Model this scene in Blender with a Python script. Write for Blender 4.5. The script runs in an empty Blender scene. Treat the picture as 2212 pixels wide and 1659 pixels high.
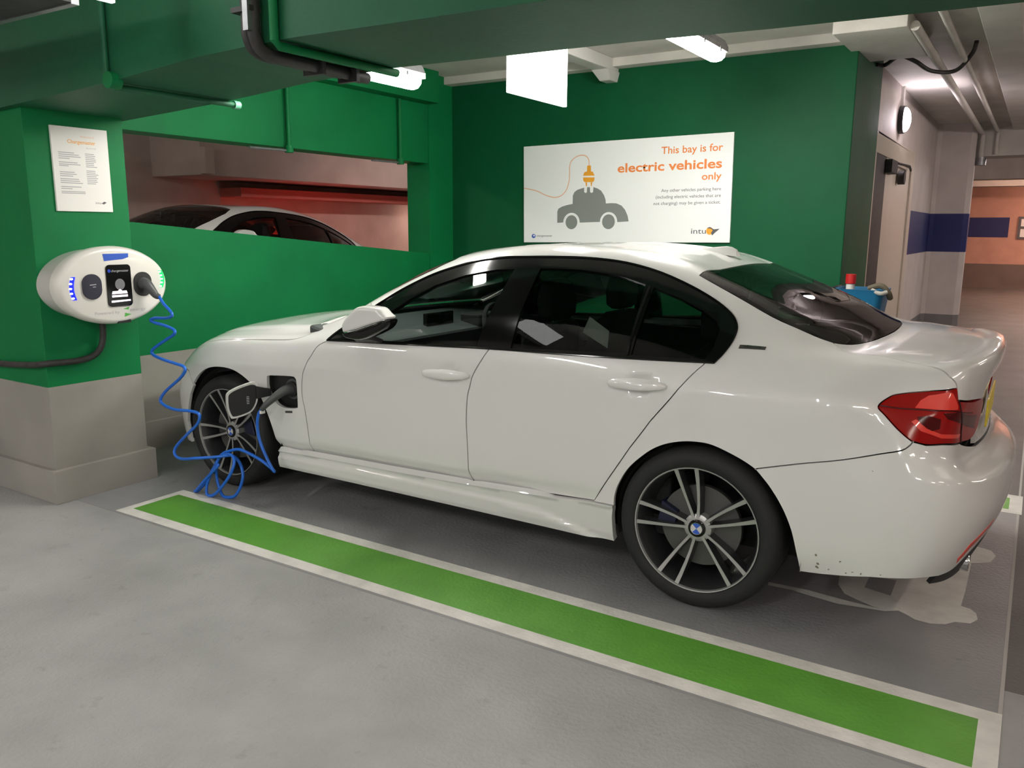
import bpy, bmesh, math, random
import numpy as np
from mathutils import Vector, Matrix
from mathutils.geometry import delaunay_2d_cdt
random.seed(7)
S = bpy.context.scene
COL = S.collection
# ------------------------------------------------------------------ camera
CAM_POS = (-1.0344, 3.8714, 1.4917)
CR = ((-0.8433986, -0.5372482, 0.0065669), (0.1056216, -0.1538014, 0.9824404), (0.5268043, -0.8292825, -0.1864609))
cd_ = bpy.data.cameras.new('camera'); cam = bpy.data.objects.new('camera', cd_); COL.objects.link(cam)
cd_.sensor_fit = 'HORIZONTAL'; cd_.sensor_width = 36.0; cd_.lens = 36.0 * 1772.74 / 2212.0
cd_.clip_start = 0.05; cd_.clip_end = 120
mw = Matrix.Identity(4)
for i in range(3):
    mw[i][0] = CR[0][i]; mw[i][1] = CR[1][i]; mw[i][2] = -CR[2][i]; mw[i][3] = CAM_POS[i]
cam.matrix_world = mw
S.camera = cam
# ------------------------------------------------------------------ world, exposure
w = bpy.data.worlds.new('world'); S.world = w; w.use_nodes = True
bgn = w.node_tree.nodes['Background']
bgn.inputs[0].default_value = (0.80, 0.78, 0.72, 1); bgn.inputs[1].default_value = 0.10
S.view_settings.view_transform = 'Standard'; S.view_settings.look = 'None'
S.view_settings.gamma = 1.0; S.view_settings.use_curve_mapping = False
S.view_settings.exposure = 1.15
LAMP = 1.0   # overall strength of the tubes
# ------------------------------------------------------------------ materials
def srgb(r, g, b):
    f = lambda c: (c / 255 / 12.92) if c <= 10 else ((c / 255 + .055) / 1.055) ** 2.4
    return (f(r), f(g), f(b), 1)
MATS = {}
def mat(name, col, rough=.6, metal=0., coat=0., emit=None, es=0., noise=None, bump=None, spec=.5, stain=None):
    if name in MATS: return MATS[name]
    m = bpy.data.materials.new(name); m.use_nodes = True; nt = m.node_tree; N = nt.nodes; L = nt.links
    b = N['Principled BSDF']
    b.inputs['Base Color'].default_value = col
    b.inputs['Roughness'].default_value = rough; b.inputs['Metallic'].default_value = metal
    b.inputs['Coat Weight'].default_value = coat; b.inputs['Coat Roughness'].default_value = .04
    b.inputs['Specular IOR Level'].default_value = spec
    if emit: b.inputs['Emission Color'].default_value = emit; b.inputs['Emission Strength'].default_value = es
    tc = N.new('ShaderNodeTexCoord')
    if noise:   # (scale, amount, detail)
        n = N.new('ShaderNodeTexNoise'); n.inputs['Scale'].default_value = noise[0]; n.inputs['Detail'].default_value = noise[2]
        L.new(tc.outputs['Object'], n.inputs['Vector'])
        r = N.new('ShaderNodeValToRGB'); a = noise[1]
        r.color_ramp.elements[0].position = .3; r.color_ramp.elements[1].position = .72
        r.color_ramp.elements[0].color = (1 - a, 1 - a, 1 - a, 1); r.color_ramp.elements[1].color = (1 + a * .4,) * 3 + (1,)
        L.new(n.outputs['Fac'], r.inputs['Fac'])
        mx = N.new('ShaderNodeMix'); mx.data_type = 'RGBA'; mx.blend_type = 'MULTIPLY'; mx.inputs[0].default_value = 1
        mx.inputs[6].default_value = col; L.new(r.outputs[0], mx.inputs[7]); out = mx.outputs[2]
        if stain:  # (scale, colour, threshold)
            n2 = N.new('ShaderNodeTexNoise'); n2.inputs['Scale'].default_value = stain[0]; n2.inputs['Detail'].default_value = 9
            n2.inputs['Roughness'].default_value = .68
            L.new(tc.outputs['Object'], n2.inputs['Vector'])
            r2 = N.new('ShaderNodeValToRGB'); r2.color_ramp.elements[0].position = stain[2]; r2.color_ramp.elements[1].position = stain[2] + .12
            r2.color_ramp.elements[0].color = (0, 0, 0, 1); r2.color_ramp.elements[1].color = (stain[3],) * 3 + (1,)
            L.new(n2.outputs['Fac'], r2.inputs['Fac'])
            m2 = N.new('ShaderNodeMix'); m2.data_type = 'RGBA'; L.new(r2.outputs[0], m2.inputs[0]); L.new(out, m2.inputs[6]); m2.inputs[7].default_value = stain[1]; out = m2.outputs[2]
        L.new(out, b.inputs['Base Color'])
    if bump:
        n3 = N.new('ShaderNodeTexNoise'); n3.inputs['Scale'].default_value = bump[0]; n3.inputs['Detail'].default_value = 6
        L.new(tc.outputs['Object'], n3.inputs['Vector'])
        bp = N.new('ShaderNodeBump'); bp.inputs['Strength'].default_value = bump[1]; bp.inputs['Distance'].default_value = .01
        L.new(n3.outputs['Fac'], bp.inputs['Height']); L.new(bp.outputs[0], b.inputs['Normal'])
    MATS[name] = m; return m
def glassmat(name, tint, rough=.0, ior=1.5):
    if name in MATS: return MATS[name]
    m = bpy.data.materials.new(name); m.use_nodes = True; nt = m.node_tree; N = nt.nodes; L = nt.links
    N.remove(N['Principled BSDF'])
    t = N.new('ShaderNodeBsdfTransparent'); t.inputs[0].default_value = tint
    g = N.new('ShaderNodeBsdfGlossy'); g.inputs['Roughness'].default_value = rough; g.inputs[0].default_value = (.75, .75, .75, 1)
    fr = N.new('ShaderNodeFresnel'); fr.inputs[0].default_value = ior
    mx = N.new('ShaderNodeMixShader'); L.new(fr.outputs[0], mx.inputs[0]); L.new(t.outputs[0], mx.inputs[1]); L.new(g.outputs[0], mx.inputs[2])
    L.new(mx.outputs[0], N['Material Output'].inputs[0]); MATS[name] = m; return m
def banded(name, bands, noise=(3, .12, 5), rough=.6, bump=(14, .15)):
    """wall paint split by height (object z); bands = [(z_upper, colour), ...] from the floor up"""
    m = mat(name, bands[0][1], rough, noise=noise, bump=bump, spec=.25); nt = m.node_tree; N = nt.nodes; L = nt.links
    tc = N.new('ShaderNodeTexCoord'); sx = N.new('ShaderNodeSeparateXYZ'); L.new(tc.outputs['Object'], sx.inputs[0])
    mul = [n for n in N if n.type == 'MIX' and n.blend_type == 'MULTIPLY'][0]
    prev = None
    for i, (z, c) in enumerate(bands[1:]):
        gt = N.new('ShaderNodeMath'); gt.operation = 'GREATER_THAN'; gt.inputs[1].default_value = bands[i][0]
        L.new(sx.outputs[2], gt.inputs[0])
        mx = N.new('ShaderNodeMix'); mx.data_type = 'RGBA'; L.new(gt.outputs[0], mx.inputs[0])
        if prev: L.new(prev, mx.inputs[6])
        else: mx.inputs[6].default_value = bands[0][1]
        mx.inputs[7].default_value = c; prev = mx.outputs[2]
    if prev: L.new(prev, mul.inputs[6])
    return m
GREEN = (.0008, .165, .046, 1); GREY = (.30, .28, .255, 1); OFFW = (.50, .47, .43, 1)
M_green = mat('green wall paint', GREEN, .6, spec=.25, noise=(2.5, .15, 6), bump=(40, .12))
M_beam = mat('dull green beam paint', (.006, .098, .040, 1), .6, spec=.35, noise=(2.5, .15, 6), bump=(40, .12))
M_gg = banded('green over grey wall paint', [(.64, GREY), (9, GREEN)])
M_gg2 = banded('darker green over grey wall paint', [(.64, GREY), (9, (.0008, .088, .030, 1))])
M_conc = mat('grey floor coating', (.33, .33, .325, 1), .58, noise=(3.0, .15, 12), bump=(60, .4), stain=(7.5, (.17, .165, .15, 1), .60, .45))
M_bay = mat('dark grey bay coating', (.25, .25, .255, 1), .5, noise=(2.6, .2, 8), bump=(60, .3), stain=(4.5, (.06, .058, .055, 1), .62, .7))
M_line = mat('white line paint', (.68, .66, .62, 1), .6, noise=(9, .18, 8), bump=(60, .25), stain=(22, (.33, .32, .3, 1), .66, .8))
M_lime = mat('lime floor paint', (.105, .33, .035, 1), .5, noise=(5, .15, 8), bump=(60, .25), stain=(14, (.06, .2, .03, 1), .66, .7))
M_ceil = mat('off white ceiling paint', (.62, .59, .54, 1), .75, noise=(3, .15, 6), bump=(30, .2))
M_white = mat('white gloss paint', (.60, .58, .55, 1), .35)
M_beige = mat('beige ramp wall paint', (.42, .35, .31, 1), .7, noise=(2, .15, 6), bump=(20, .2))
M_red = mat('salmon ramp wall paint', (.62, .24, .19, 1), .7, noise=(2, .2, 6), bump=(20, .2))
M_orange = banded('salmon over grey wall paint', [(.63, (.20, .16, .14, 1)), (9, (.62, .36, .28, 1))], rough=.7)
M_navy = mat('navy band paint', (.012, .02, .13, 1), .5, noise=(4, .1, 4))
M_blackp = mat('black plastic', (.012, .012, .013, 1), .45)
M_gloss = mat('gloss black trim', (.004, .004, .004, 1), .11, spec=.35)
M_rub = mat('tyre rubber', (.012, .012, .012, 1), .75, bump=(80, .2))
M_darkin = mat('dark underside', (.01, .01, .01, 1), .9)
M_car = mat('white car paint', (.70, .695, .68, 1), .30, coat=1.0, spec=.4)
M_int = mat('black cabin fabric', (.007, .007, .0075, 1), .8, bump=(120, .3))
M_intg = mat('grey cabin plastic', (.05, .056, .056, 1), .55)
M_chrome = mat('polished metal', (.75, .75, .75, 1), .12, metal=1)
M_alloy = mat('machined alloy face', (.42, .42, .41, 1), .35, metal=.6)
M_alloyd = mat('dark painted alloy', (.035, .036, .038, 1), .3, metal=.3, coat=.5)
M_disc = mat('brake disc steel', (.10, .098, .094, 1), .5, metal=.6)
M_blue = mat('blue paint', (.01, .05, .42, 1), .35)
M_cable = mat('blue cable sheath', (.012, .13, .60, 1), .35)
M_plast = mat('white plastic housing', (.68, .66, .61, 1), .3, coat=.3)
M_plug = mat('dark grey plug plastic', (.06, .065, .065, 1), .45)
M_steel = mat('galvanised steel', (.30, .30, .31, 1), .4, metal=.7, noise=(12, .3, 4))
M_dsteel = mat('dark dusty steel', (.05, .047, .045, 1), .6, metal=.3, noise=(18, .4, 4))
M_tail = mat('red lamp lens', (.30, .006, .005, 1), .12, spec=.35)
M_tailb = mat('bright red reflector', (.80, .045, .03, 1), .25, coat=1)
M_taild = mat('dark red lens', (.07, .004, .004, 1), .12, spec=.35)
M_yell = mat('yellow plate', (.72, .55, .03, 1), .4)
M_sign = mat('white sign panel', (.90, .90, .90, 1), .35)
M_paper = mat('white paper', (.80, .78, .74, 1), .6)
M_or = mat('orange print', (.85, .25, .06, 1), .5)
M_orl = mat('pale orange print', (.85, .50, .33, 1), .5)
M_or2 = mat('amber print', (.86, .38, .03, 1), .5)
M_ink = mat('dark grey print', (.10, .10, .11, 1), .5)
M_inkl = mat('light grey print', (.42, .41, .43, 1), .5)
M_fig = mat('mid grey print', (.235, .25, .24, 1), .5)
M_glassf = glassmat('clear green tinted glass', (.86, .93, .90, 1))
M_glassr = glassmat('dark privacy glass', (.40, .46, .42, 1))
M_screen = glassmat('windscreen glass', (.86, .93, .90, 1))
M_lampc = mat('lit diffuser', (.9, .9, .85, 1), .4, emit=(1, .98, .91, 1), es=32 * LAMP)
M_lampl = mat('lit lane diffuser', (.9, .9, .85, 1), .4, emit=(1, .98, .95, 1), es=44 * LAMP)
M_lampw = mat('lit pinkish diffuser', (.9, .9, .9, 1), .4, emit=(1, .86, .82, 1), es=34 * LAMP)
M_lampo = mat('lit warm diffuser', (.9, .9, .9, 1), .4, emit=(1, .62, .48, 1), es=70 * LAMP)
M_lampr = mat('soft pink ramp fill', (.9, .9, .9, 1), .4, emit=(1, .80, .70, 1), es=7)
M_brakeglow = mat('brake glow added for ramp wall', (.3, .005, .005, 1), .2, emit=(1, .03, .015, 1), es=26)
M_lampq = mat('lit rosy diffuser', (.9, .9, .85, 1), .4, emit=(1, .84, .74, 1), es=20)
M_lampv = mat('lit warm lane diffuser', (.9, .9, .85, 1), .4, emit=(1, .90, .80, 1), es=30)
M_lampf = mat('lit bright lane diffuser', (.9, .9, .85, 1), .4, emit=(1, .975, .95, 1), es=120 * LAMP)
M_lampd = mat('lit sign side diffuser', (.9, .9, .85, 1), .4, emit=(1, .98, .92, 1), es=70 * LAMP)
M_bulk = mat('lit bulkhead diffuser', (.9, .9, .9, 1), .4, emit=(1, .88, .96, 1), es=30 * LAMP)
M_signglow = mat('sign face with added glow', (.9, .9, .9, 1), .4, emit=(1, 1, .98, 1), es=2.0)  # glow added to the white hanging panels for brightness
M_ledb = mat('blue leds', (.0, .0, .1, 1), .4, emit=(.0, .01, 1, 1), es=1.0)
M_ledg = mat('green leds', (.0, .1, .02, 1), .4, emit=(.0, .7, .12, 1), es=.8)
M_ledg2 = mat('pale green led dots', (.1, .2, .1, 1), .4, emit=(.45, 1, .6, 1), es=1.6)
M_ledw = mat('white led dots', (1, 1, 1, 1), .4, emit=(.85, .9, 1, 1), es=2.2)
M_lcd = mat('lit screen text', (.9, .8, .85, 1), .4, emit=(.9, .75, .85, 1), es=.9)
M_bin = mat('blue bin plastic', (.004, .12, .26, 1), .45)
M_binr = mat('red plastic', (.45, .01, .012, 1), .4)
M_plate = mat('blue label print', (.03, .10, .50, 1), .35)
M_leaf = mat('green print', (.08, .40, .06, 1), .4)
M_cream = mat('cream door paint', (.56, .50, .42, 1), .45)
# ------------------------------------------------------------------ object helpers
ORG = {}
def thing(name, label, cat, loc=(0, 0, 0), group=None):
    o = bpy.data.objects.new(name, None); COL.objects.link(o); o.location = loc; o.empty_display_size = .1
    o['label'] = label; o['category'] = cat
    if group: o['group'] = group
    ORG[o] = Vector(loc); return o
def tag(o, label=None, cat=None, group=None, kind=None):
    for k, v in (('label', label), ('category', cat), ('group', group), ('kind', kind)):
        if v: o[k] = v
    return o
def link(name, me, parent=None, origin=None):
    o = bpy.data.objects.new(name, me); COL.objects.link(o)
    if parent is not None:
        base = ORG[parent]; me.transform(Matrix.Translation(-base)); o.parent = parent; ORG[o] = base
    else:
        org = Vector(origin or (0, 0, 0)); me.transform(Matrix.Translation(-org)); o.location = org; ORG[o] = org
    return o
class MB:
    def __init__(s): s.v = []; s.f = []; s.mi = []; s.sm = []
    def add(s, vs, fs, mi=0, smooth=False):
        k = len(s.v); s.v += [tuple(v) for v in vs]
        for f in fs: s.f.append(tuple(i + k for i in f)); s.mi.append(mi); s.sm.append(smooth)
        return s
    def box(s, a, b, mi=0):
        (x0, y0, z0), (x1, y1, z1) = a, b
        vs = [(x0, y0, z0), (x1, y0, z0), (x1, y1, z0), (x0, y1, z0), (x0, y0, z1), (x1, y0, z1), (x1, y1, z1), (x0, y1, z1)]
        return s.add(vs, [(0, 3, 2, 1), (4, 5, 6, 7), (0, 1, 5, 4), (1, 2, 6, 5), (2, 3, 7, 6), (3, 0, 4, 7)], mi)
    def hexa(s, lo, hi, mi=0):   # two quads (same winding) -> solid
        vs = list(lo) + list(hi)
        return s.add(vs, [(3, 2, 1, 0), (4, 5, 6, 7), (0, 1, 5, 4), (1, 2, 6, 5), (2, 3, 7, 6), (3, 0, 4, 7)], mi)
    def loft(s, rings, mi=0, cap=True, smooth=True, closed=True):
        k = len(rings[0]); vs = [p for r in rings for p in r]; fs = []
        for i in range(len(rings) - 1):
            for j in range(k if closed else k - 1):
                a = i * k + j; b = i * k + (j + 1) % k; fs.append((a, b, b + k, a + k))
        s.add(vs, fs, mi, smooth)
        if cap:
            n = len(rings) - 1
            s.add(rings[0], [tuple(range(k))[::-1]], mi); s.add(rings[n], [tuple(range(k))], mi)
        return s
    def cyl(s, p, q, r, n=20, r2=None, mi=0, cap=True):
        p = Vector(p); q = Vector(q); d = (q - p).normalized(); a = d.orthogonal().normalized(); b = d.cross(a)
        rr = [r, r if r2 is None else r2]; R = []
        for c, ra in ((p, rr[0]), (q, rr[1])):
            R.append([c + ra * (math.cos(t) * a + math.sin(t) * b) for t in [2 * math.pi * i / n for i in range(n)]])
        return s.loft(R, mi, cap)
    def tube(s, pts, r, n=10, mi=0, smoothpath=True, sub=6, flat=None):
        P_ = [Vector(p) for p in pts]
        if smoothpath: P_ = crv(P_, sub)
        rings = []; up = None
        for i, c in enumerate(P_):
            d = (P_[min(i + 1, len(P_) - 1)] - P_[max(i - 1, 0)])
            if d.length < 1e-9: continue
            d.normalize()
            if up is None: up = d.orthogonal().normalized()
            a = (up - d * up.dot(d)); a = a.normalized() if a.length > 1e-6 else d.orthogonal().normalized(); up = a; b = d.cross(a)
            ri = r(i / (len(P_) - 1)) if callable(r) else r
            rings.append([c + ri * (math.cos(t) * a + math.sin(t) * b) for t in [2 * math.pi * k / n for k in range(n)]])
        return s.loft(rings, mi)
    def prism(s, poly, y0, y1, mapf, mi=0, mside=None):
        """poly 2d outline, extruded along a third coordinate; mapf(a,b,c)->xyz"""
        n = len(poly); A = [mapf(a, b, y0) for a, b in poly]; B = [mapf(a, b, y1) for a, b in poly]
        fs = [(i, (i + 1) % n, (i + 1) % n + n, i + n) for i in range(n)]
        s.add(A + B, fs, mi if mside is None else mside)
        s.add(A, [tuple(range(n))[::-1]], mi); s.add(B, [tuple(range(n))], mi); return s
    def build(s, name, mats, parent=None, origin=None, bevel=0, fix=True):
        me = bpy.data.meshes.new(name); me.from_pydata([tuple(v) for v in s.v], [], s.f)
        for m in (mats if isinstance(mats, (list, tuple)) else [mats]): me.materials.append(m)
        me.polygons.foreach_set('material_index', s.mi); me.polygons.foreach_set('use_smooth', s.sm)
        if fix:
            bm = bmesh.new(); bm.from_mesh(me)
            bmesh.ops.remove_doubles(bm, verts=bm.verts, dist=1e-6)
            bmesh.ops.recalc_face_normals(bm, faces=bm.faces)
            if bevel:
                es = [e for e in bm.edges if len(e.link_faces) == 2 and e.calc_face_angle(0) > .5]
                bmesh.ops.bevel(bm, geom=es, offset=bevel, segments=3, profile=.7, affect='EDGES', clamp_overlap=True)
                for f in bm.faces: f.smooth = True
                bm.to_mesh(me)
                if True:
                    for e in me.edges: pass
            else: bm.to_mesh(me)
            bm.free()
        if any(s.sm) or bevel:
            try: me.set_sharp_from_angle(angle=math.radians(40))
            except Exception: pass
        return link(name, me, parent, origin)
def crv(P_, sub=6):
    out = []
    n = len(P_)
    for i in range(n - 1):
        p0 = P_[max(i - 1, 0)]; p1 = P_[i]; p2 = P_[i + 1]; p3 = P_[min(i + 2, n - 1)]
        for k in range(sub):
            t = k / sub
            out.append(.5 * ((2 * p1) + (p2 - p0) * t + (2 * p0 - 5 * p1 + 4 * p2 - p3) * t * t + (3 * p1 - p0 - 3 * p2 + p3) * t ** 3))
    out.append(P_[-1]); return out
def box(name, a, b, m, parent=None, bevel=0, origin=None):
    return MB().box(a, b).build(name, m, parent, origin=origin, bevel=bevel)
def structure(o): o['kind'] = 'structure'; return o
def text(body, m, parent, org, xd, yd, x0, x1, base, height, name='lettering', bold=0., lift=.0008):
    """flat lettering fitted between x0 and x1 on the plane org + x*xd + y*yd"""
    cu = bpy.data.curves.new(name, 'FONT'); cu.body = body; cu.size = 1; cu.offset = bold; cu.resolution_u = 3
    o = bpy.data.objects.new(name, cu); COL.objects.link(o)
    bpy.context.view_layer.update()
    me = bpy.data.meshes.new_from_object(o.evaluated_get(bpy.context.evaluated_depsgraph_get()))
    bpy.data.objects.remove(o)
    n = len(me.vertices); co = np.zeros(n * 3); me.vertices.foreach_get('co', co); co = co.reshape(-1, 3)
    a, b = co[:, 0].min(), co[:, 0].max()
    sx = (x1 - x0) / (b - a); sy = height / .70
    org = Vector(org); xd = Vector(xd).normalized(); yd = Vector(yd).normalized(); nd = xd.cross(yd)
    for v, c in zip(me.vertices, co):
        v.co = org + xd * (x0 + (c[0] - a) * sx) + yd * (base + c[1] * sy) + nd * lift
    me.name = name; me.materials.clear(); me.materials.append(m); me.update()
    return link(name, me, parent)
def flat(name, polys, m, parent, org, xd, yd, lift=.0006, origin=None):
    """flat printed shapes; polys = list of 2d outlines on the plane"""
    org = Vector(org); xd = Vector(xd).normalized(); yd = Vector(yd).normalized(); nd = xd.cross(yd); vs = []; fs = []
    for P_ in polys:
        r = delaunay_2d_cdt([Vector(p) for p in P_], [(i, (i + 1) % len(P_)) for i in range(len(P_))], [], 1, 1e-6)
        k = len(vs); vs += [org + xd * p[0] + yd * p[1] + nd * lift for p in r[0]]
        for f in r[2]: fs.append(tuple(i + k for i in f))
    me = bpy.data.meshes.new(name); me.from_pydata([tuple(v) for v in vs], [], fs); me.materials.append(m)
    bm = bmesh.new(); bm.from_mesh(me)
    for f in bm.faces:
        f.normal_update()
        if f.normal.dot(nd) < 0: f.normal_flip()
    bm.to_mesh(me); bm.free()
    return link(name, me, parent, origin)
def ell(cx, cy, a, b, n=40, t0=0, t1=2 * math.pi, close=True):
    k = n if close else n + 1
    return [(cx + a * math.cos(t0 + (t1 - t0) * i / n), cy + b * math.sin(t0 + (t1 - t0) * i / n)) for i in range(k)]
def ribbon(pts, w):
    P_ = [Vector((p[0], p[1], 0)) for p in pts]; P_ = crv(P_, 6); L_ = []; R_ = []
    for i, c in enumerate(P_):
        d = (P_[min(i + 1, len(P_) - 1)] - P_[max(i - 1, 0)]).normalized(); n = Vector((-d.y, d.x, 0)) * w / 2
        L_.append(((c + n).x, (c + n).y)); R_.append(((c - n).x, (c - n).y))
    return L_ + R_[::-1]
def rrect(x0, y0, x1, y1, r, n=5):
    o = []
    for cx, cy, a in ((x1 - r, y1 - r, 0), (x0 + r, y1 - r, 90), (x0 + r, y0 + r, 180), (x1 - r, y0 + r, 270)):
        for i in range(n + 1):
            t = math.radians(a + 90 * i / n); o.append((cx + r * math.cos(t), cy + r * math.sin(t)))
    return o
exec_parts = []
# ================================================================== the place
def sbox(name, a, b, m, **k): return structure(box(name, a, b, m, **k))
floor = sbox('floor', (-16, -24, -.2), (16, 14, 0), M_conc)
# darker bay coating, thin paint layer over the slab
bay = MB().box((-1.08, -1.50, 0), (3.9, 1.50, .0015)); structure(bay.build('trim_1', M_bay))
structure(MB().box((-12, -21.9, 0), (-1.08, .9, .0012)).box((-1.08, -8.9, 0), (.24, -1.5, .0012)).box((-1.08, -21.9, 0), (8, -8.9, .0012)).build('trim_8', mat('lane coating darkened for light falloff', (.125, .12, .112, 1), .6, noise=(2.4, .25, 9), bump=(60, .3), stain=(5, (.08, .075, .065, 1), .60, .6))))  # lane floor layer; its darker tone paints in the light falloff
ceil = sbox('ceiling', (-16, -24, 2.9), (16, 14, 3.1), M_ceil)
# column the charge point hangs on
m = MB().box((3.35, 1.03, 0), (4.6, 1.577, 2.9)); m.box((3.32, .995, 0), (4.63, 1.607, .185)); structure(m.build('wall_column', M_gg, bevel=.006))
# low parapet wall beside the ramp with sloping top
def parapet():
    y0, y1 = 1.1, -2.83; zt = lambda y: 1.52 + (y - .683) * (.274 / 3.152)
    m = MB(); lo = [(3.946, y1, 0), (4.16, y1, 0), (4.16, y0, 0), (3.946, y0, 0)]
    m.hexa(lo, [(x, y, zt(y)) for x, y, z in lo]); m.box((3.915, y1 + .01, 0), (3.95, .99, .189))
    return m.build('wall_parapet', M_gg)
structure(parapet())
structure(MB().box((3.946, -2.9, 2.09), (4.16, 1.1, 2.9)).box((3.80, -2.45, 2.62), (3.95, 1.0, 2.9)).build('wall_upper', M_green, bevel=.005))
m = MB().box((3.93, -2.9, 0), (4.2, -2.46, 2.9)); structure(m.build('wall_pier', M_gg))
structure(MB().box((.242, -3.9, 0), (4.3, -2.828, 2.9)).build('wall_sign_side', M_gg2, bevel=.012))
# main beam over the front of the bay, haunched towards the column
def beam():
    prof = [(-9, 2.12), (-2.5, 2.125), (-1.2, 2.13), (-.2, 2.145), (.3, 2.158), (.9, 2.165), (1.4, 2.172), (1.9, 2.158), (2.5, 2.115), (3.0, 2.09), (3.5, 2.068), (4.7, 2.05)]
    m = MB(); yn, yf = 1.62, .98; rings = []
    for x, z in prof: rings.append([(x, yn, z), (x, yn, 2.9), (x, yf, 2.9), (x, yf, z)])
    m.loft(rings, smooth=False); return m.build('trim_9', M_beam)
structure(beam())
structure(MB().box((-9, 6.2, 2.66), (8, 6.9, 2.9)).build('trim_10', M_green))
# right hand white wall, pillar and far wall
M_wall = banded('white over grey wall paint', [(.36, (.22, .21, .21, 1)), (9, (.62, .56, .53, 1))], noise=(3, .12, 6))
m = MB(); pts = [(.30, -3.9), (.30, -8.85), (.25, -8.9), (-.10, -8.9), (-.16, -8.96), (-.16, -9.12), (1.2, -9.12), (1.2, -3.9)]
m.prism(pts, 0, 2.9, lambda a, b, c: (a, b, c)); structure(m.build('wall_right', M_wall))
pb = [(.297, -6.53), (.297, -8.849), (.249, -8.897), (-.101, -8.897), (-.1635, -8.9585), (-.1635, -9.12)]
m = MB(); vs = []; fs = []
for i, (x, y) in enumerate(pb): vs += [(x, y, 1.215), (x, y, 1.725)]
for i in range(len(pb) - 1): fs.append((2 * i, 2 * i + 2, 2 * i + 3, 2 * i + 1))
m.add(vs, fs); structure(m.build('trim_2', M_navy, fix=False))
structure(MB().box((-9, -22.3, 0), (9, -22, 2.9)).box((-9, -22.03, 0), (9, -21.95, .05)).build('wall_far', M_orange))
structure(MB().box((-.24, -22.0, 1.34), (2.5, -21.99, 1.86)).build('trim_3', M_navy))
structure(MB().box((-9, -9.6, 2.48), (-.02, -9.1, 2.9)).build('trim_11', M_ceil))
structure(MB().box((-9, -15.6, 2.5), (3, -15.1, 2.9)).build('trim_12', M_ceil))
structure(MB().box((-9, -19.6, 2.55), (3, -19.2, 2.9)).build('trim_13', M_ceil))
# raised ceiling panel and long rib running away on the right
structure(MB().box((-.78, -9.1, 2.80), (-.56, .98, 2.9)).build('trim_4', M_ceil, bevel=.008))
structure(MB().box((-.16, -3.3, 2.78), (.30, -2.2, 2.9)).build('trim_5', M_ceil, bevel=.01))
structure(MB().box((.242, -2.828, 2.83), (3.95, -2.70, 2.9)).build('trim_6', M_ceil, bevel=.005))
# ramp space seen through the opening
m = MB(); vs = [(4.16, 3, .68), (9.5, 3, .68), (9.5, -9, -.52), (4.16, -9, -.52)]
m.hexa([(x, y, -1.0) for x, y, z in vs], vs); structure(m.build('floor_ramp', M_conc))
structure(MB().box((8.0, -9, -1), (8.2, 3, 2.9)).build('wall_ramp', mat('pinkish beige ramp paint', (.52, .36, .30, 1), .7, noise=(2, .18, 6), bump=(20, .2))))
structure(MB().box((7.9, -3.2, -1), (8.0, 3, 2.9)).build('wall_ramp', M_beige))
structure(MB().box((7.0, -9, 2.06), (8.0, -2.25, 2.9)).build('trim_14', M_beige, bevel=.01))
structure(MB().box((7.5, -9, 1.86), (8.0, -3.2, 1.97)).build('trim_7', mat('dark salmon paint', (.38, .10, .075, 1), .7)))
box('junction_box', (6.9, -2.36, 2.07), (7.0, -2.24, 2.36), M_beige, bevel=.01, origin=(6.95, -2.3, 2.07))
tag(bpy.data.objects['junction_box'], 'pale box high on the ramp wall at the near end of the beam', 'electrical box')
structure(MB().box((-16, 13.8, 0), (16, 14, 2.9)).build('wall_back', M_ceil))
structure(MB().box((-16, -24, 0), (-15.8, 14, 2.9)).build('wall_left', M_ceil))
# ------------------------------------------------------------------ floor markings
def paint(name, polys, m, label, z=.0022, cat='floor marking', parent=None):
    o = flat(name, polys, m, parent, (0, 0, z), (1, 0, 0), (0, 1, 0), 0, origin=None if parent else (0, 0, 0))
    if label: tag(o, label, cat)
    return o
def stripe(y0, y1, x0, x1, label, wb=.068):
    t = thing('floor_stripe', label, 'floor marking', ((x0 + x1) / 2, (y0 + y1) / 2, 0))
    a = box('stripe_border', (x0, y0, 0.0), (x1, y0 + wb, .0032), M_line, t)
    for q in (((x0, y1 - wb, 0), (x1, y1, .0032)), ((x0, y0 + wb, 0), (x0 + .062, y1 - wb, .0032)), ((x1 - .05, y0 + wb, 0), (x1, y1 - wb, .0032))):
        box('stripe_border', q[0], q[1], M_line, t)
    box('stripe_fill', (x0 + .062, y0 + wb, 0), (x1 - .05, y1 - wb, .0032), M_lime, t)
stripe(1.07, 1.485, -1.085, 2.975, 'lime green strip with white border painted along the near side of the bay')
stripe(-1.49, -1.125, -1.095, 2.975, 'lime green strip with white border on the far side of the bay, behind the car')
pic = [(-.433, .208), (-.452, .338), (-.493, .419), (-.549, .452), (-.622, .485), (-.659, .501), (-.704, .464), (-.74, .487), (-.771, .513), (-.825, .516), (-.875, .49), (-.903, .449), (-.955, .431), (-.977, .378), (-.969, .322), (-.945, .289), (-.912, .279), (-.916, .105), (-.916, -.24),
       (-.945, -.26), (-.99, -.30), (-1.006, -.40), (-.985, -.46), (-.955, -.475), (-.875, -.50), (-.80, -.52), (-.74, -.49), (-.659, -.50), (-.60, -.46), (-.51, -.42), (-.452, -.34), (-.433, -.20)]
paint('floor_pictogram', [pic], M_line, 'white car pictogram painted on the floor under the rear bumper')
paint('floor_pictogram_window', [[(-.55, .17), (-.656, .157), (-.658, .336), (-.552, .309)]], M_bay, 'grey square left unpainted inside the white floor pictogram', z=.0032)
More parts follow.
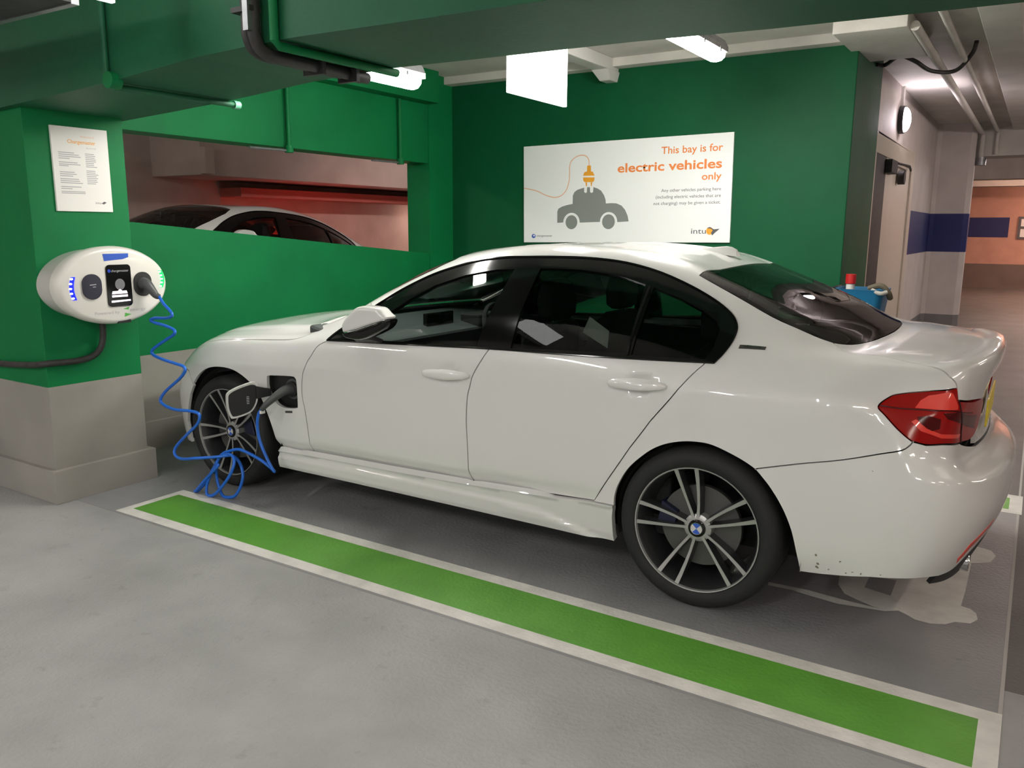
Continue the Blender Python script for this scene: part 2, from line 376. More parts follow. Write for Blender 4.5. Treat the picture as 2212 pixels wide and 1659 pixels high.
paint('floor_pictogram_cable', [[(-.195, .479), (-.201, .512), (-.30, .505), (-.367, .519), (-.49, .535), (-.56, .52), (-.66, .501), (-.62, .488), (-.539, .485), (-.479, .481), (-.355, .468)]], M_line, 'thin white painted cable line running from the floor pictogram to the rear tyre', z=.0027)
paint('floor_joint', [[(-1.085, 1.07), (-1.073, 1.07), (-1.073, -3.2), (-1.085, -3.2)]], mat('pale joint line', (.42, .40, .38, 1), .7), 'thin pale joint line across the rear end of the bay', z=.0024, cat='floor joint')
paint('tyre_mark', [ribbon([(2.3, .75), (2.38, .55), (2.42, .3), (2.4, .1)], .03)], mat('faint chalk mark', (.30, .30, .30, 1), .7), 'faint pale scuff line on the floor under the car', z=.0026)
# ------------------------------------------------------------------ conduits on the beam
def conduit(name, label, paths, m, rad, loc, extra=None, **k):
    t = thing(name, label, 'conduit', loc)
    for p in paths: MB().tube(p, rad, 10, smoothpath=False).build('pipe', m, t)
    if extra: extra(t)
    return t
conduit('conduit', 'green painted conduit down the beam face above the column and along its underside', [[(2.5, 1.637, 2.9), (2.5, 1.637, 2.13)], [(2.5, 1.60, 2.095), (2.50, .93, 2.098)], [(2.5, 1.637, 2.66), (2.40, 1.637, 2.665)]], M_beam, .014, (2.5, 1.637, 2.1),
        lambda t: (MB().cyl((2.47, 1.655, 2.115), (2.47, 1.60, 2.115), .036).build('junction_box', M_green, t, bevel=.004), MB().cyl((2.50, .96, 2.098), (2.50, .925, 2.098), .02).build('end_cap', mat('pale green paint', (.10, .33, .2, 1), .5), t)))
conduit('conduit', 'green painted conduit turning under the beam beside the dark steel trunking', [[(1.43, 1.64, 2.9), (1.43, 1.64, 2.165), (1.43, 1.615, 2.15), (1.43, .95, 2.155)]], M_green, .017, (1.43, 1.64, 2.15))
def trunk():
    t = thing('cable_trunking', 'dark dusty steel trunking bent under the green beam towards the lamp', 'cable trunking', (1.54, 1.66, 2.15))
    m = MB()
    for dx, r in ((-.03, .024), (.012, .018)):
        m.tube([(1.545 + dx, 1.66, 2.9), (1.545 + dx, 1.66, 2.3), (1.545 + dx, 1.655, 2.18), (1.55 + dx, 1.60, 2.135), (1.565 + dx, 1.45, 2.135), (1.60 + dx, .99, 2.14)], r, 12, sub=5)
    m.build('conduit_pipe', M_dsteel, t)
    m = MB().box((1.50, 1.64, 2.2), (1.527, 1.70, 2.9)); m.build('edge_strip', M_steel, t)
    for z in (2.27, 2.33, 2.4, 2.48): MB().box((1.495, 1.64, z), (1.60, 1.692, z + .018)).build('pipe_clip', M_dsteel, t)
    for y in (1.3, 1.1): MB().box((1.51, y, 2.105), (1.62, y + .02, 2.16)).build('pipe_clip', M_dsteel, t)
trunk()
for i, (x, y0, lab) in enumerate(((3.912, -.706, 'green conduit down the wall above the ramp opening with a stub arm, nearer the column'), (3.912, -2.02, 'green conduit down the wall above the ramp opening, in the dark corner'))):
    t = thing('conduit', lab, 'conduit', (x, y0, 2.06))
    MB().tube([(x, y0, 2.615), (x, y0, 2.07)], .016, 10, smoothpath=False).build('pipe', M_green, t)
    MB().cyl((x, y0, 2.10), (x, y0, 2.05), .032).build('end_box', M_green, t)
    MB().tube([(x, y0, 2.065), (x, y0 + .38, 2.06)], .009, 8, smoothpath=False).build('arm', M_steel, t)
# cable tray upper left
t = thing('cable_tray', 'dark galvanised cable tray under the ceiling at the upper left', 'cable tray', (3.5, 2.2, 2.33))
MB().box((2.06, 2.03, 2.295), (7, 2.60, 2.305)).build('tray_base', M_dsteel, t)
MB().box((2.06, 2.00, 2.29), (7, 2.03, 2.36)).build('tray_side', M_steel, t); MB().box((2.06, 2.60, 2.29), (7, 2.63, 2.36)).build('tray_side', M_steel, t)
for x in (2.2, 4.2, 6.2): MB().cyl((x, 2.34, 2.305), (x, 2.34, 2.9), .006, 8).build('hanger_rod', M_steel, t)
# ------------------------------------------------------------------ hanging signs (backs of direction signs)
def hang_sign(loc, wy, h, label):
    x, y, z = loc
    t = thing('hanging_sign', label, 'sign', (x, y, z))
    MB().box((x - .012, y - wy, z), (x + .012, y, z + h)).build('sign_panel', M_signglow, t, bevel=.004)
    for yy in (y - .08, y - wy + .08): MB().cyl((x, yy, z + h), (x, yy, 2.9), .004, 8).build('hanger_rod', M_steel, t)
hang_sign((1.3, .25, 2.16), .587, .50, 'bright white sign panel hanging beyond the green beam, between the two lamps')
hang_sign((1.97, 2.52, 2.303), .60, .40, 'bright white sign panel hanging at the top edge, above the notice')
# white bracket beam above the sign wall
t = thing('steel_bracket', 'white painted bracket beam ending above the bay sign', 'bracket', (2.2, -2.9, 2.7))
MB().hexa([(2.16, -1.2, 2.80), (2.30, -1.2, 2.80), (2.30, -2.82, 2.80), (2.16, -2.82, 2.80)], [(2.16, -1.2, 2.9), (2.30, -1.2, 2.9), (2.30, -2.82, 2.9), (2.16, -2.82, 2.9)]).build('arm', M_white, t, bevel=.01)
MB().hexa([(2.17, -2.68, 2.72), (2.27, -2.68, 2.72), (2.27, -2.82, 2.72), (2.17, -2.82, 2.72)], [(2.15, -2.60, 2.80), (2.31, -2.60, 2.80), (2.31, -2.82, 2.80), (2.15, -2.82, 2.80)]).build('foot', M_white, t, bevel=.006)
# ------------------------------------------------------------------ lamps
def lamp(loc, length, label, m, axis='y', group=None, zc=2.9):
    x, y, z = loc
    t = thing('fluorescent_lamp', label, 'lamp', loc, group)
    def sec(w, h0, h1, n=12):
        return [(w * math.cos(a), h0 + (h1 - h0) * (math.sin(a) if True else 0)) for a in [math.pi * i / n for i in range(n + 1)]]
    def tr(a, b, c): return (x + a, y + c, z + b) if axis == 'y' else (x + c, y + a, z + b)
    h = length / 2
    base = [(-.068, .0), (.068, .0), (.068, .03), (.045, .075), (-.045, .075), (-.068, .03)]
    MB().prism(base, -h, h, tr).build('lamp_body', M_steel, t)
    dif = [(-.062, 0), (-.058, -.03), (-.035, -.052), (0, -.058), (.035, -.052), (.058, -.03), (.062, 0)]
    MB().prism(dif, -h + .03, h - .03, tr).build('diffuser', m, t)
    for s in (-.6, .6): MB().cyl(tr(0, .075, s * h), tr(0, zc - z, s * h), .005, 8).build('hanger_rod', M_steel, t)
    for s in (-.75, -.25, .25, .75):
        for q in (-1, 1): MB().box(*[tr(q * .066 - .006, -.02, s * h - .012), tr(q * .066 + .006, .02, s * h + .012)]).build('clip', M_steel, t)
lamp((2.12, .56, 2.33), 1.2, 'lit tube lamp beyond the green beam, beside the end of the dark trunking', M_lampc)
lamp((.88, -1.02, 2.62), 1.2, 'lit tube lamp beyond the green beam, to the right of the hanging white sign', M_lampd)
GR = 'tube lamps over the driving lane'
for x, y, m_ in ((-6.5, 5.0, M_lampv), (-6.3, 8.5, M_lampl), (-1.6, 9.0, M_lampf), (2.6, 9.0, M_lampf), (-9.5, 2.0, M_lampq), (-7.5, -2.0, M_lampq), (-6.0, -7.0, M_lampq), (-2.1, -6.2, M_lampw), (-2.1, -9.8, M_lampw), (-3.4, .3, M_lampq), (-3.2, 4.6, M_lampv), (-.2, 4.9, M_lampl), (2.9, 4.9, M_lampl), (6.0, 5.2, M_lampv), (-3.6, -4.2, M_lampq), (-5.6, 2.2, M_lampq)):  # corridor pair added unseen to brighten white wall; far row boosted for sign
    lamp((x, y, 2.62), 1.2, 'unseen tube lamp over the driving lane, in a set partly added for light', m_, group=GR)
lamp((-1.9, -11.8, 2.7), 1.5, 'tube lamp on the ceiling beyond the white pillar', M_lampw)
lamp((-1.2, -17.3, 2.7), 1.5, 'tube lamp lighting the salmon wall at the far end', M_lampo, axis='x')
lamp((-2.5, -20.6, 2.7), 1.5, 'tube lamp close to the salmon wall at the far end', M_lampo, axis='x')
lamp((7.5, -7.6, 1.75), 1.5, 'unseen tube lamp added beyond the pier to light the ramp wall', M_lampr, zc=1.85)  # hidden fill lamp, added to light the ramp wall
lamp((5.2, -5.5, 2.7), 1.2, 'tube lamp over the ramp behind the parapet', M_lampw, zc=2.9)
lamp((5.6, 1.2, 2.7), 1.2, 'tube lamp over the ramp near the column', M_lampw, zc=2.9)
# round bulkhead lamp over the door
t = thing('bulkhead_lamp', 'round lit bulkhead lamp on the white wall above the door', 'lamp', (.30, -5.42, 2.58))
MB().cyl((.298, -5.42, 2.58), (.25, -5.42, 2.58), .135, 32).build('lamp_base', M_blackp, t, bevel=.006)
R = []
for i in range(7):
    a = math.pi / 2 * i / 6; R.append([(.25 - .055 * math.sin(a), -5.42 + .118 * math.cos(a) * math.cos(q) + 1e-4, 2.58 + .118 * math.cos(a) * math.sin(q)) for q in [2 * math.pi * k / 28 for k in range(28)]])
MB().loft(R[:-1]).build('diffuser', M_bulk, t)
MB().tube([(.28, -5.42, 2.70), (.28, -5.42, 2.9)], .012, 8, smoothpath=False).build('conduit_pipe', M_white, t)
# ------------------------------------------------------------------ door in the white wall
d = thing('door_1', 'cream door', 'door', (.3, -5.2, 0)); d['kind'] = 'structure'; del d['label']; del d['category']
MB().box((.255, -6.52, 0), (.30, -6.30, 2.33)).box((.255, -4.02, 0), (.30, -3.9, 2.33)).box((.255, -6.30, 2.16), (.30, -4.02, 2.33)).build('door_frame', M_cream, d, bevel=.008)
MB().box((.275, -6.30, 0), (.299, -5.05, 2.16)).build('door_leaf', M_cream, d, bevel=.004)
MB().box((.262, -4.62, 0), (.299, -4.02, 2.16)).build('door_leaf', M_dsteel, d, bevel=.004)
MB().box((.262, -5.05, 0), (.299, -4.62, 2.16)).build('door_leaf', M_cream, d, bevel=.004)
MB().box((.268, -4.98, .98), (.2755, -4.66, 1.34)).build('door_notice', mat('pale green notice', (.35, .50, .42, 1), .5), d)
cl = MB().box((.20, -4.9, 2.02), (.26, -4.55, 2.14)); cl.build('door_closer', M_dsteel, d, bevel=.01)
MB().tube([(.22, -5.0, 2.13), (.19, -5.6, 2.14), (.24, -6.1, 2.13)], .012, 8, smoothpath=False).build('closer_arm', M_dsteel, d)
MB().cyl((.262, -5.42, 2.02), (.20, -5.42, 2.02), .07, 20).build('door_buffer', M_dsteel, d)
# ------------------------------------------------------------------ pipes on the right
t = thing('ceiling_pipe', 'pale pipe under the ceiling running away above the white pillar', 'pipe', (-.2, -5, 2.8))
MB().tube([(-.19, -2.3, 2.80), (-.19, -8.9, 2.80), (-.22, -9.05, 2.76), (-.22, -9.06, 2.42)], .032, 12, smoothpath=False).build('pipe', M_ceil, t)
MB().cyl((-.22, -9.06, 2.46), (-.22, -9.06, 2.36), .07, 16).build('coupling', M_steel, t)
t = thing('ceiling_pipe', 'second pale pipe under the ceiling, to the right of the first', 'pipe', (-.36, -5, 2.8))
MB().tube([(-.37, -.9, 2.82), (-.37, -8.95, 2.82), (-.39, -9.06, 2.78), (-.39, -9.07, 2.50)], .024, 12, smoothpath=False).build('pipe', M_ceil, t)
tag(MB().tube([(.235, -3.55, 2.80), (.18, -3.6, 2.80), (.05, -3.4, 2.82), (-.05, -3.5, 2.79), (-.15, -3.7, 2.74), (-.30, -3.9, 2.76), (-.42, -3.7, 2.84), (-.46, -3.5, 2.89)], .016, 8).build('loose_cable', M_dsteel, origin=(0, -3.6, 2.8)), 'dark loose cable drooping below the ceiling right of the green wall', 'cable')
# far sign
t = thing('sign_board', 'black edged white sign on the salmon wall, cut by the right edge', 'sign', (-.75, -21.98, 1.3))
MB().box((-1.05, -21.99, 1.30), (-.45, -21.97, 1.88)).build('sign_panel', M_sign, t)
flat('sign_border', [[(-.60, .58), (0, .58), (0, .52), (-.60, .52)], [(-.06, .52), (0, .52), (0, .33), (-.06, .33)], [(-.60, .33), (0, .33), (0, .26), (-.60, .26)], [(-.06, .26), (0, .26), (0, .0), (-.06, .0)], [(-.60, .05), (-.06, .05), (-.06, 0), (-.60, 0)]], M_ink, t, (-.45, -21.965, 1.30), (1, 0, 0), (0, 0, 1), .001)
# ------------------------------------------------------------------ cleaning bin at the end of the green wall
t = thing('cleaning_bin', 'blue plastic bin with rags over its rim at the end of the green sign wall', 'bin', (.03, -2.55, 0))
def ringr(cx, cy, z, a, b, r=.05):
    return [(cx + p[0], cy + p[1], z) for p in rrect(-a, -b, a, b, r)]
BX, BY = .035, -2.56
rg = [ringr(BX, BY, .02, .11, .12), ringr(BX, BY, .80, .135, .15), ringr(BX, BY, 1.05, .165, .18), ringr(BX, BY, 1.08, .175, .19), ringr(BX, BY, 1.08, .15, .165), ringr(BX, BY, .85, .13, .14)]
MB().loft(rg, cap=True).build('bin_body', M_bin, t)
MB().box((BX + .17, BY - .15, .05), (BX + .19, BY + .15, 1.09)).build('back_plate', M_blackp, t, bevel=.008)
MB().tube([(BX - .06, BY + .1, 1.085), (BX - .14, BY + .12, 1.11), (BX - .19, BY + .10, 1.06), (BX - .20, BY + .06, 1.02)], .020, 8).build('rag', mat('grey brown rag', (.12, .10, .07, 1), .9), t)
MB().tube([(BX - .09, BY + .16, 1.08), (BX - .15, BY + .19, 1.06), (BX - .19, BY + .17, 1.07)], .014, 8).build('rag', mat('pale rag', (.4, .38, .35, 1), .9), t)
t = thing('spray_bottle', 'red topped bottle standing in the blue bin', 'bottle', (BX + .08, BY + .02, .86))
MB().cyl((BX + .08, BY + .02, .86), (BX + .08, BY + .02, 1.11), .03, 20).build('bottle_body', M_white, t)
MB().cyl((BX + .08, BY + .02, 1.11), (BX + .08, BY + .02, 1.18), .036, 20).build('cap', M_binr, t, bevel=.006)
# ------------------------------------------------------------------ bay sign
SR = math.radians(.75); SX = Vector((-math.cos(SR), 0, math.sin(SR))); SY = Vector((math.sin(SR), 0, math.cos(SR)))
SO = Vector((3.098, -2.808, 2.232))
t = thing('bay_sign', 'large white sign on the green wall reserving the bay for electric vehicles', 'sign', tuple(SO))
def sp(a, b, c=0): return SO + SX * a + SY * b + SX.cross(SY) * c
m = MB().hexa([sp(0, -.87, -.018), sp(1.97, -.87, -.018), sp(1.97, 0, -.018), sp(0, 0, -.018)], [sp(0, -.87), sp(1.97, -.87), sp(1.97, 0), sp(0, 0)]); m.build('sign_panel', M_sign, t, bevel=.003)
TX = lambda body, mm, x0, x1, base, h, bold=0: text(body, mm, t, SO, SX, SY, x0, x1, base, h, bold=bold)
TX('This bay is for', M_or, 1.357, 1.885, -.138, .058, .012)
TX('electric vehicles', M_or, .957, 1.882, -.272, .074, .022)
TX('only', M_or, 1.716, 1.882, -.362, .056, .014)
TX('Any other vehicles parking here', M_ink, 1.365, 1.882, -.450, .026)
TX('(including electric vehicles that are', M_ink, 1.317, 1.882, -.503, .026)
TX('not charging) may be given a ticket.', M_ink, 1.298, 1.882, -.556, .026)
TX('intu', M_ink, 1.640, 1.768, -.797, .045)
TX('chargemaster', M_ink, .140, .308, -.818, .018)
F = lambda n, polys, mm, l=.0012: flat(n, polys, mm, t, SO, SX, SY, l)
F('roundel', [ell(.108, -.812, .021, .019)], M_plate); F('roundel', [ell(.112, -.808, .009, .008)], M_sign, .0018)
def arc(cx, cy, r, a0, a1, n=18): return [(cx + r * math.cos(math.radians(a0 + (a1 - a0) * i / n)), cy + r * math.sin(math.radians(a0 + (a1 - a0) * i / n))) for i in range(n + 1)]
bodyp = [(.36, -.694), (.36, -.590), (.372, -.567), (.411, -.549), (.46, -.537), (.518, -.528), (.519, -.455), (.535, -.425), (.567, -.405), (.633, -.389), (.633, -.426), (.645, -.437), (.660, -.431), (.662, -.387), (.69, -.386), (.692, -.428), (.705, -.438), (.722, -.430), (.725, -.388), (.765, -.400), (.80, -.420), (.83, -.460), (.846, -.50), (.849, -.532), (.90, -.530), (.95, -.533), (1.0, -.553), (1.035, -.59), (1.06, -.64), (1.071, -.689), (.964, -.694)]
bodyp += arc(.878, -.690, .084, 0, 180) + [(.594, -.694)] + arc(.507, -.690, .084, 0, 180)
F('car_figure', [bodyp], M_fig); F('car_figure_wheel', [ell(.507, -.690, .060, .062)], M_fig); F('car_figure_wheel', [ell(.877, -.690, .062, .064)], M_fig)
F('plug_figure', [[(.661, -.200), (.697, -.201), (.699, -.251), (.718, -.256), (.735, -.289), (.621, -.286), (.632, -.257), (.659, -.249)], [(.621, -.300), (.735, -.304), (.731, -.334), (.719, -.344), (.638, -.341), (.624, -.330)], [(.645, -.344), (.662, -.344), (.660, -.374), (.652, -.380)], [(.696, -.346), (.712, -.346), (.708, -.376), (.700, -.381)]], M_or2)
F('cable_figure', [ribbon([(.68, -.201), (.675, -.151), (.648, -.118), (.599, -.108), (.544, -.122), (.5, -.156), (.484, -.205), (.484, -.26), (.478, -.333), (.45, -.406), (.4, -.451), (.332, -.466), (.24, -.445), (.136, -.401), (.004, -.373)], .0085)], M_orl)
F('bird_figure', [ell(1.800, -.775, .030, .031)], M_or2, .0014); F('bird_figure', [[(1.775, -.752), (1.80, -.742), (1.835, -.762), (1.884, -.758), (1.85, -.785), (1.822, -.812), (1.812, -.790), (1.826, -.770), (1.81, -.757)]], M_ink, .002)
# ------------------------------------------------------------------ notice on the column
NX = Vector((0, -1, 0)); NY = Vector((0, 0, 1)); NO = Vector((3.338, 1.443, 1.565))
t = thing('notice', 'white printed notice on the green column above the charge point', 'notice', tuple(NO))
MB().box((3.338, 1.133, 1.565), (3.352, 1.443, 2.0)).build('sign_panel', M_paper, t, bevel=.002)
TN = lambda body, mm, x0, x1, base, h, bold=0: text(body, mm, t, NO, NX, NY, x0, x1, base, h, bold=bold)
TN('Welcome to', M_orl, .155, .235, .385, .010); TN('Chargemaster', M_or2, .085, .238, .352, .019, .01); TN('pay as you go', M_inkl, .185, .24, .330, .008)
random.seed(3)
for k, (y, w_) in enumerate([(.300, .085), (.290, .11), (.280, .12), (.270, .06), (.250, .10), (.240, .115), (.232, .05), (.200, .08), (.190, .09), (.180, .07), (.165, .10), (.155, .105), (.145, .12), (.125, .11), (.115, .06), (.100, .13), (.092, .13)]):
    flat('text_line', [[(.03, y), (.03 + w_, y), (.03 + w_, y + .0045), (.03, y + .0045)]], M_inkl, t, NO, NX, NY, .001)
for k in range(16):
    y = .30 - k * .0095 - (.012 if k > 7 else 0); w_ = random.uniform(.045, .066)
    flat('text_line', [[(.175, y), (.175 + w_, y), (.175 + w_, y + .0045), (.175, y + .0045)]], M_inkl, t, NO, NX, NY, .001)
TN('intu', M_ink, .212, .245, .042, .011); flat('bird_figure', [[(.246, .045), (.262, .055), (.276, .050), (.258, .040)]], M_ink, t, NO, NX, NY, .001)
# ------------------------------------------------------------------ charge point
WY, WZ = 1.285, 1.177
t = thing('charge_point', 'white oval charge point on the green column with blue and green lights', 'charging station', (3.35, WY, WZ - .2))
CP = t
def er(x, a, b, dy=0, dz=0, n=72): return [(x, WY + dy - a * math.cos(q), WZ + dz + b * math.sin(q)) for q in [2 * math.pi * k / n for k in range(n)]]
MB().loft([er(3.35, .300, .188), er(3.30, .300, .190), er(3.205, .300, .193)]).build('back_housing', mat('grey white housing', (.50, .49, .46, 1), .4, coat=.2), t)
MB().loft([er(3.205, .303, .196), er(3.200, .314, .206), er(3.160, .316, .208), er(3.140, .310, .202), er(3.130, .298, .192), er(3.127, .285, .182)]).build('front_housing', M_plast, t)
WO = Vector((3.127, WY, WZ)); WX = NX; WZd = NY
FW = lambda n, polys, mm, l=.001: flat(n, polys, mm, t, WO, WX, WZd, l)
FW('blue_label', [[(-.062, .168), (.085, .168), (.084, .148), (.05, .138), (-.055, .130)]], M_plate)
MB().prism(rrect(-.052, -.112, .088, .110, .02), .0, .006, lambda a, b, c: WO + WX * a + WZd * b + WX.cross(WZd) * c).build('screen', M_gloss, t)
FW('screen_text', [ell(.020, .005, .028, .030)], mat('grey icon', (.16, .16, .17, 1), .4), .0075)
text('chargemaster', M_inkl, t, WO, WX, WZd, -.025, .075, .072, .012, lift=.0075); FW('screen_text', [ell(-.036, .078, .009, .009)], M_blue, .0075)
FW('screen_text', [[(-.03, -.045), (.06, -.045), (.055, -.030), (.03, -.030), (.018, -.018), (.005, -.030), (-.025, -.030)], [(-.03, -.062), (.06, -.062), (.06, -.051), (-.03, -.051)], [(-.035, -.090), (.075, -.086), (.075, -.078), (-.035, -.080)]], M_lcd, .0075)
def sock(cy, mm, name, rr=(.052, .066)):
    m = MB(); f = lambda a, b, c: WO + WX * a + WZd * b + WX.cross(WZd) * c
    m.prism([(cy + p[0], p[1]) for p in rrect(-rr[0], -rr[1], rr[0], rr[1], .050, 8)], 0, .010, f); m.build(name, mm, t, bevel=.002)
sock(-.135, mat('dark navy plastic', (.018, .018, .035, 1), .4), 'socket_cover'); sock(.156, M_blackp, 'socket')
FW('socket_text', [[(-.150, .012), (-.115, .014), (-.115, .009), (-.150, .007)], [(-.135, .0), (-.118, .001), (-.118, -.003), (-.135, -.004)]], M_inkl, .0115)
def leds(cx, cz, hgt, mm, sgn, name):
    n = 12; pts = [(cx + sgn * (.012 * math.sin(math.pi * i / n)) - .010 * 1, cz - hgt / 2 + hgt * i / n) for i in range(n + 1)]
    pts2 = [(p[0] + .024, p[1]) for p in pts][::-1]
    FW(name, [pts + pts2], mm, .0012)
    for i in range(5):
        z = cz - hgt / 2 + hgt * (.08 + .21 * i); bx = cx + sgn * (.012 * math.sin(math.pi * (.08 + .21 * i)))
        FW('led_dot', [ell(bx - .004, z, .0085, .005, 12)], M_ledw if sgn < 0 else M_ledg2, .0020)
leds(-.232, -.005, .118, M_ledb, -1, 'led_strip'); leds(.268, .022, .095, M_ledg, 1, 'led_strip')
text('Powered by', M_inkl, t, WO, WX, WZd, -.13, .01, -.150, .016); text('energy', M_inkl, t, WO, WX, WZd, .07, .165, -.143, .016)
FW('green_arrow', [[(.03, -.128), (.068, -.118), (.062, -.134)], [(.036, -.172), (.078, -.160), (.040, -.150)]], M_leaf)
MB().box((3.131, WY - .075, WZ - .205), (3.165, WY + .0, WZ - .188)).build('lower_slot', M_blackp, t)
tag(MB().tube([(3.31, 1.27, .985), (3.31, 1.27, .90), (3.315, 1.285, .83), (3.32, 1.33, .785), (3.325, 1.42, .768), (3.325, 1.53, .772), (3.335, 1.585, .772), (3.37, 1.600, .768), (3.45, 1.60, .758), (3.8, 1.60, .735), (4.5, 1.60, .72)], .017, 12).build('supply_conduit', M_dsteel, origin=(3.33, 1.4, .77)), 'dark supply conduit from the charge point around the column corner', 'conduit')
# ------------------------------------------------------------------ charging cable with its two plugs
t = thing('charging_cable', 'coiled blue charging cable hanging from the charge point to the car', 'charging cable', (2.75, 1.1, 0))
CBL = [[3.0258,1.1,1.1092],[2.9857,1.1025,1.0709],[2.9257,1.105,1.0326],[2.9166,1.1075,1.0107],[2.9673,1.11,0.9965],[3.0613,1.1125,0.9908],[3.097,1.115,0.9766],[3.057,1.1175,0.9659],[2.9869,1.1,0.951],[2.9121,1.1025,0.9335],[2.9111,1.105,0.911],[2.9764,1.1075,0.8782],[3.0695,1.11,0.8322],[3.1118,1.1125,0.8013],[3.0908,1.115,0.7798],[3.0059,1.1175,0.764],[2.9203,1.1,0.7463],[2.8572,1.1025,0.739],[2.836,1.105,0.7183],[2.8818,1.1075,0.6703],[3.0172,1.11,0.5813],[3.0663,1.1125,0.5256],[3.0196,1.115,0.4987],[2.9244,1.1175,0.4897],[2.8208,1.1,0.4916],[2.7449,1.1025,0.4836],[2.7588,1.105,0.4303],[2.8639,1.1075,0.3493],[2.9596,1.11,0.2677],[2.9547,1.1225,0.229],[2.893,1.125,0.2143],[2.7617,1.1175,0.2371],[2.7011,1.04,0.2353],[2.6259,1.0,0.2457],[2.5791,0.99,0.2163],[2.5393,1.0,0.1592],[2.5458,1.01,0.0944],[2.5851,1.02,0.0286],[2.6331,1.03,0.011],[2.6867,1.03,0.0153],[2.7196,1.03,0.0878],[2.7246,1.03,0.1623],[2.7127,1.02,0.2154],[2.6756,1.01,0.2456],[2.6129,1.01,0.2527],[2.5676,1.03,0.2252],[2.579,1.05,0.1599],[2.6472,1.06,0.0764],[2.7018,1.07,0.0263],[2.7516,1.07,0.011],[2.769,1.07,0.0302],[2.7645,1.06,0.0878],[2.7181,1.05,0.1683],[2.6763,1.05,0.1966],[2.7059,1.06,0.1622],[2.7876,1.07,0.0864],[2.859,1.07,0.022],[2.8869,1.06,0.011],[2.8703,1.05,0.0118],[2.8174,1.03,0.0707],[2.7708,1.01,0.1551],[2.7127,1.0,0.2348],[2.6481,0.99,0.2665],[2.5695,0.99,0.2865],[2.4763,0.99,0.2733],[2.3897,0.985,0.2467],[2.3168,0.98,0.2098],[2.3077,0.985,0.2075],[2.3383,0.99,0.2551],[2.3948,0.99,0.3517],[2.4059,0.995,0.4417],[2.3851,1.0,0.5103],[2.3603,1.0,0.5386]]
MB().tube(CBL, .0085, 10, sub=5).build('cable_lead', M_cable, t)
# plug in the charge point
MB().tube([(3.118, 1.129, 1.180), (3.09, 1.127, 1.176), (3.065, 1.120, 1.150), (3.045, 1.108, 1.118), CBL[0]], lambda s: .034 - .020 * s, 16).build('charge_point_plug', M_plug, t)
# plug in the car
MB().tube([(2.262, .868, .640), (2.275, .91, .638), (2.30, .95, .61), (2.335, .985, .57), CBL[-1]], lambda s: .030 - .017 * s, 16).build('car_plug', M_plug, t)
MB().box((2.350, .985, .518), (2.364, 1.012, .534)).build('cable_label', M_paper, t, bevel=.002)


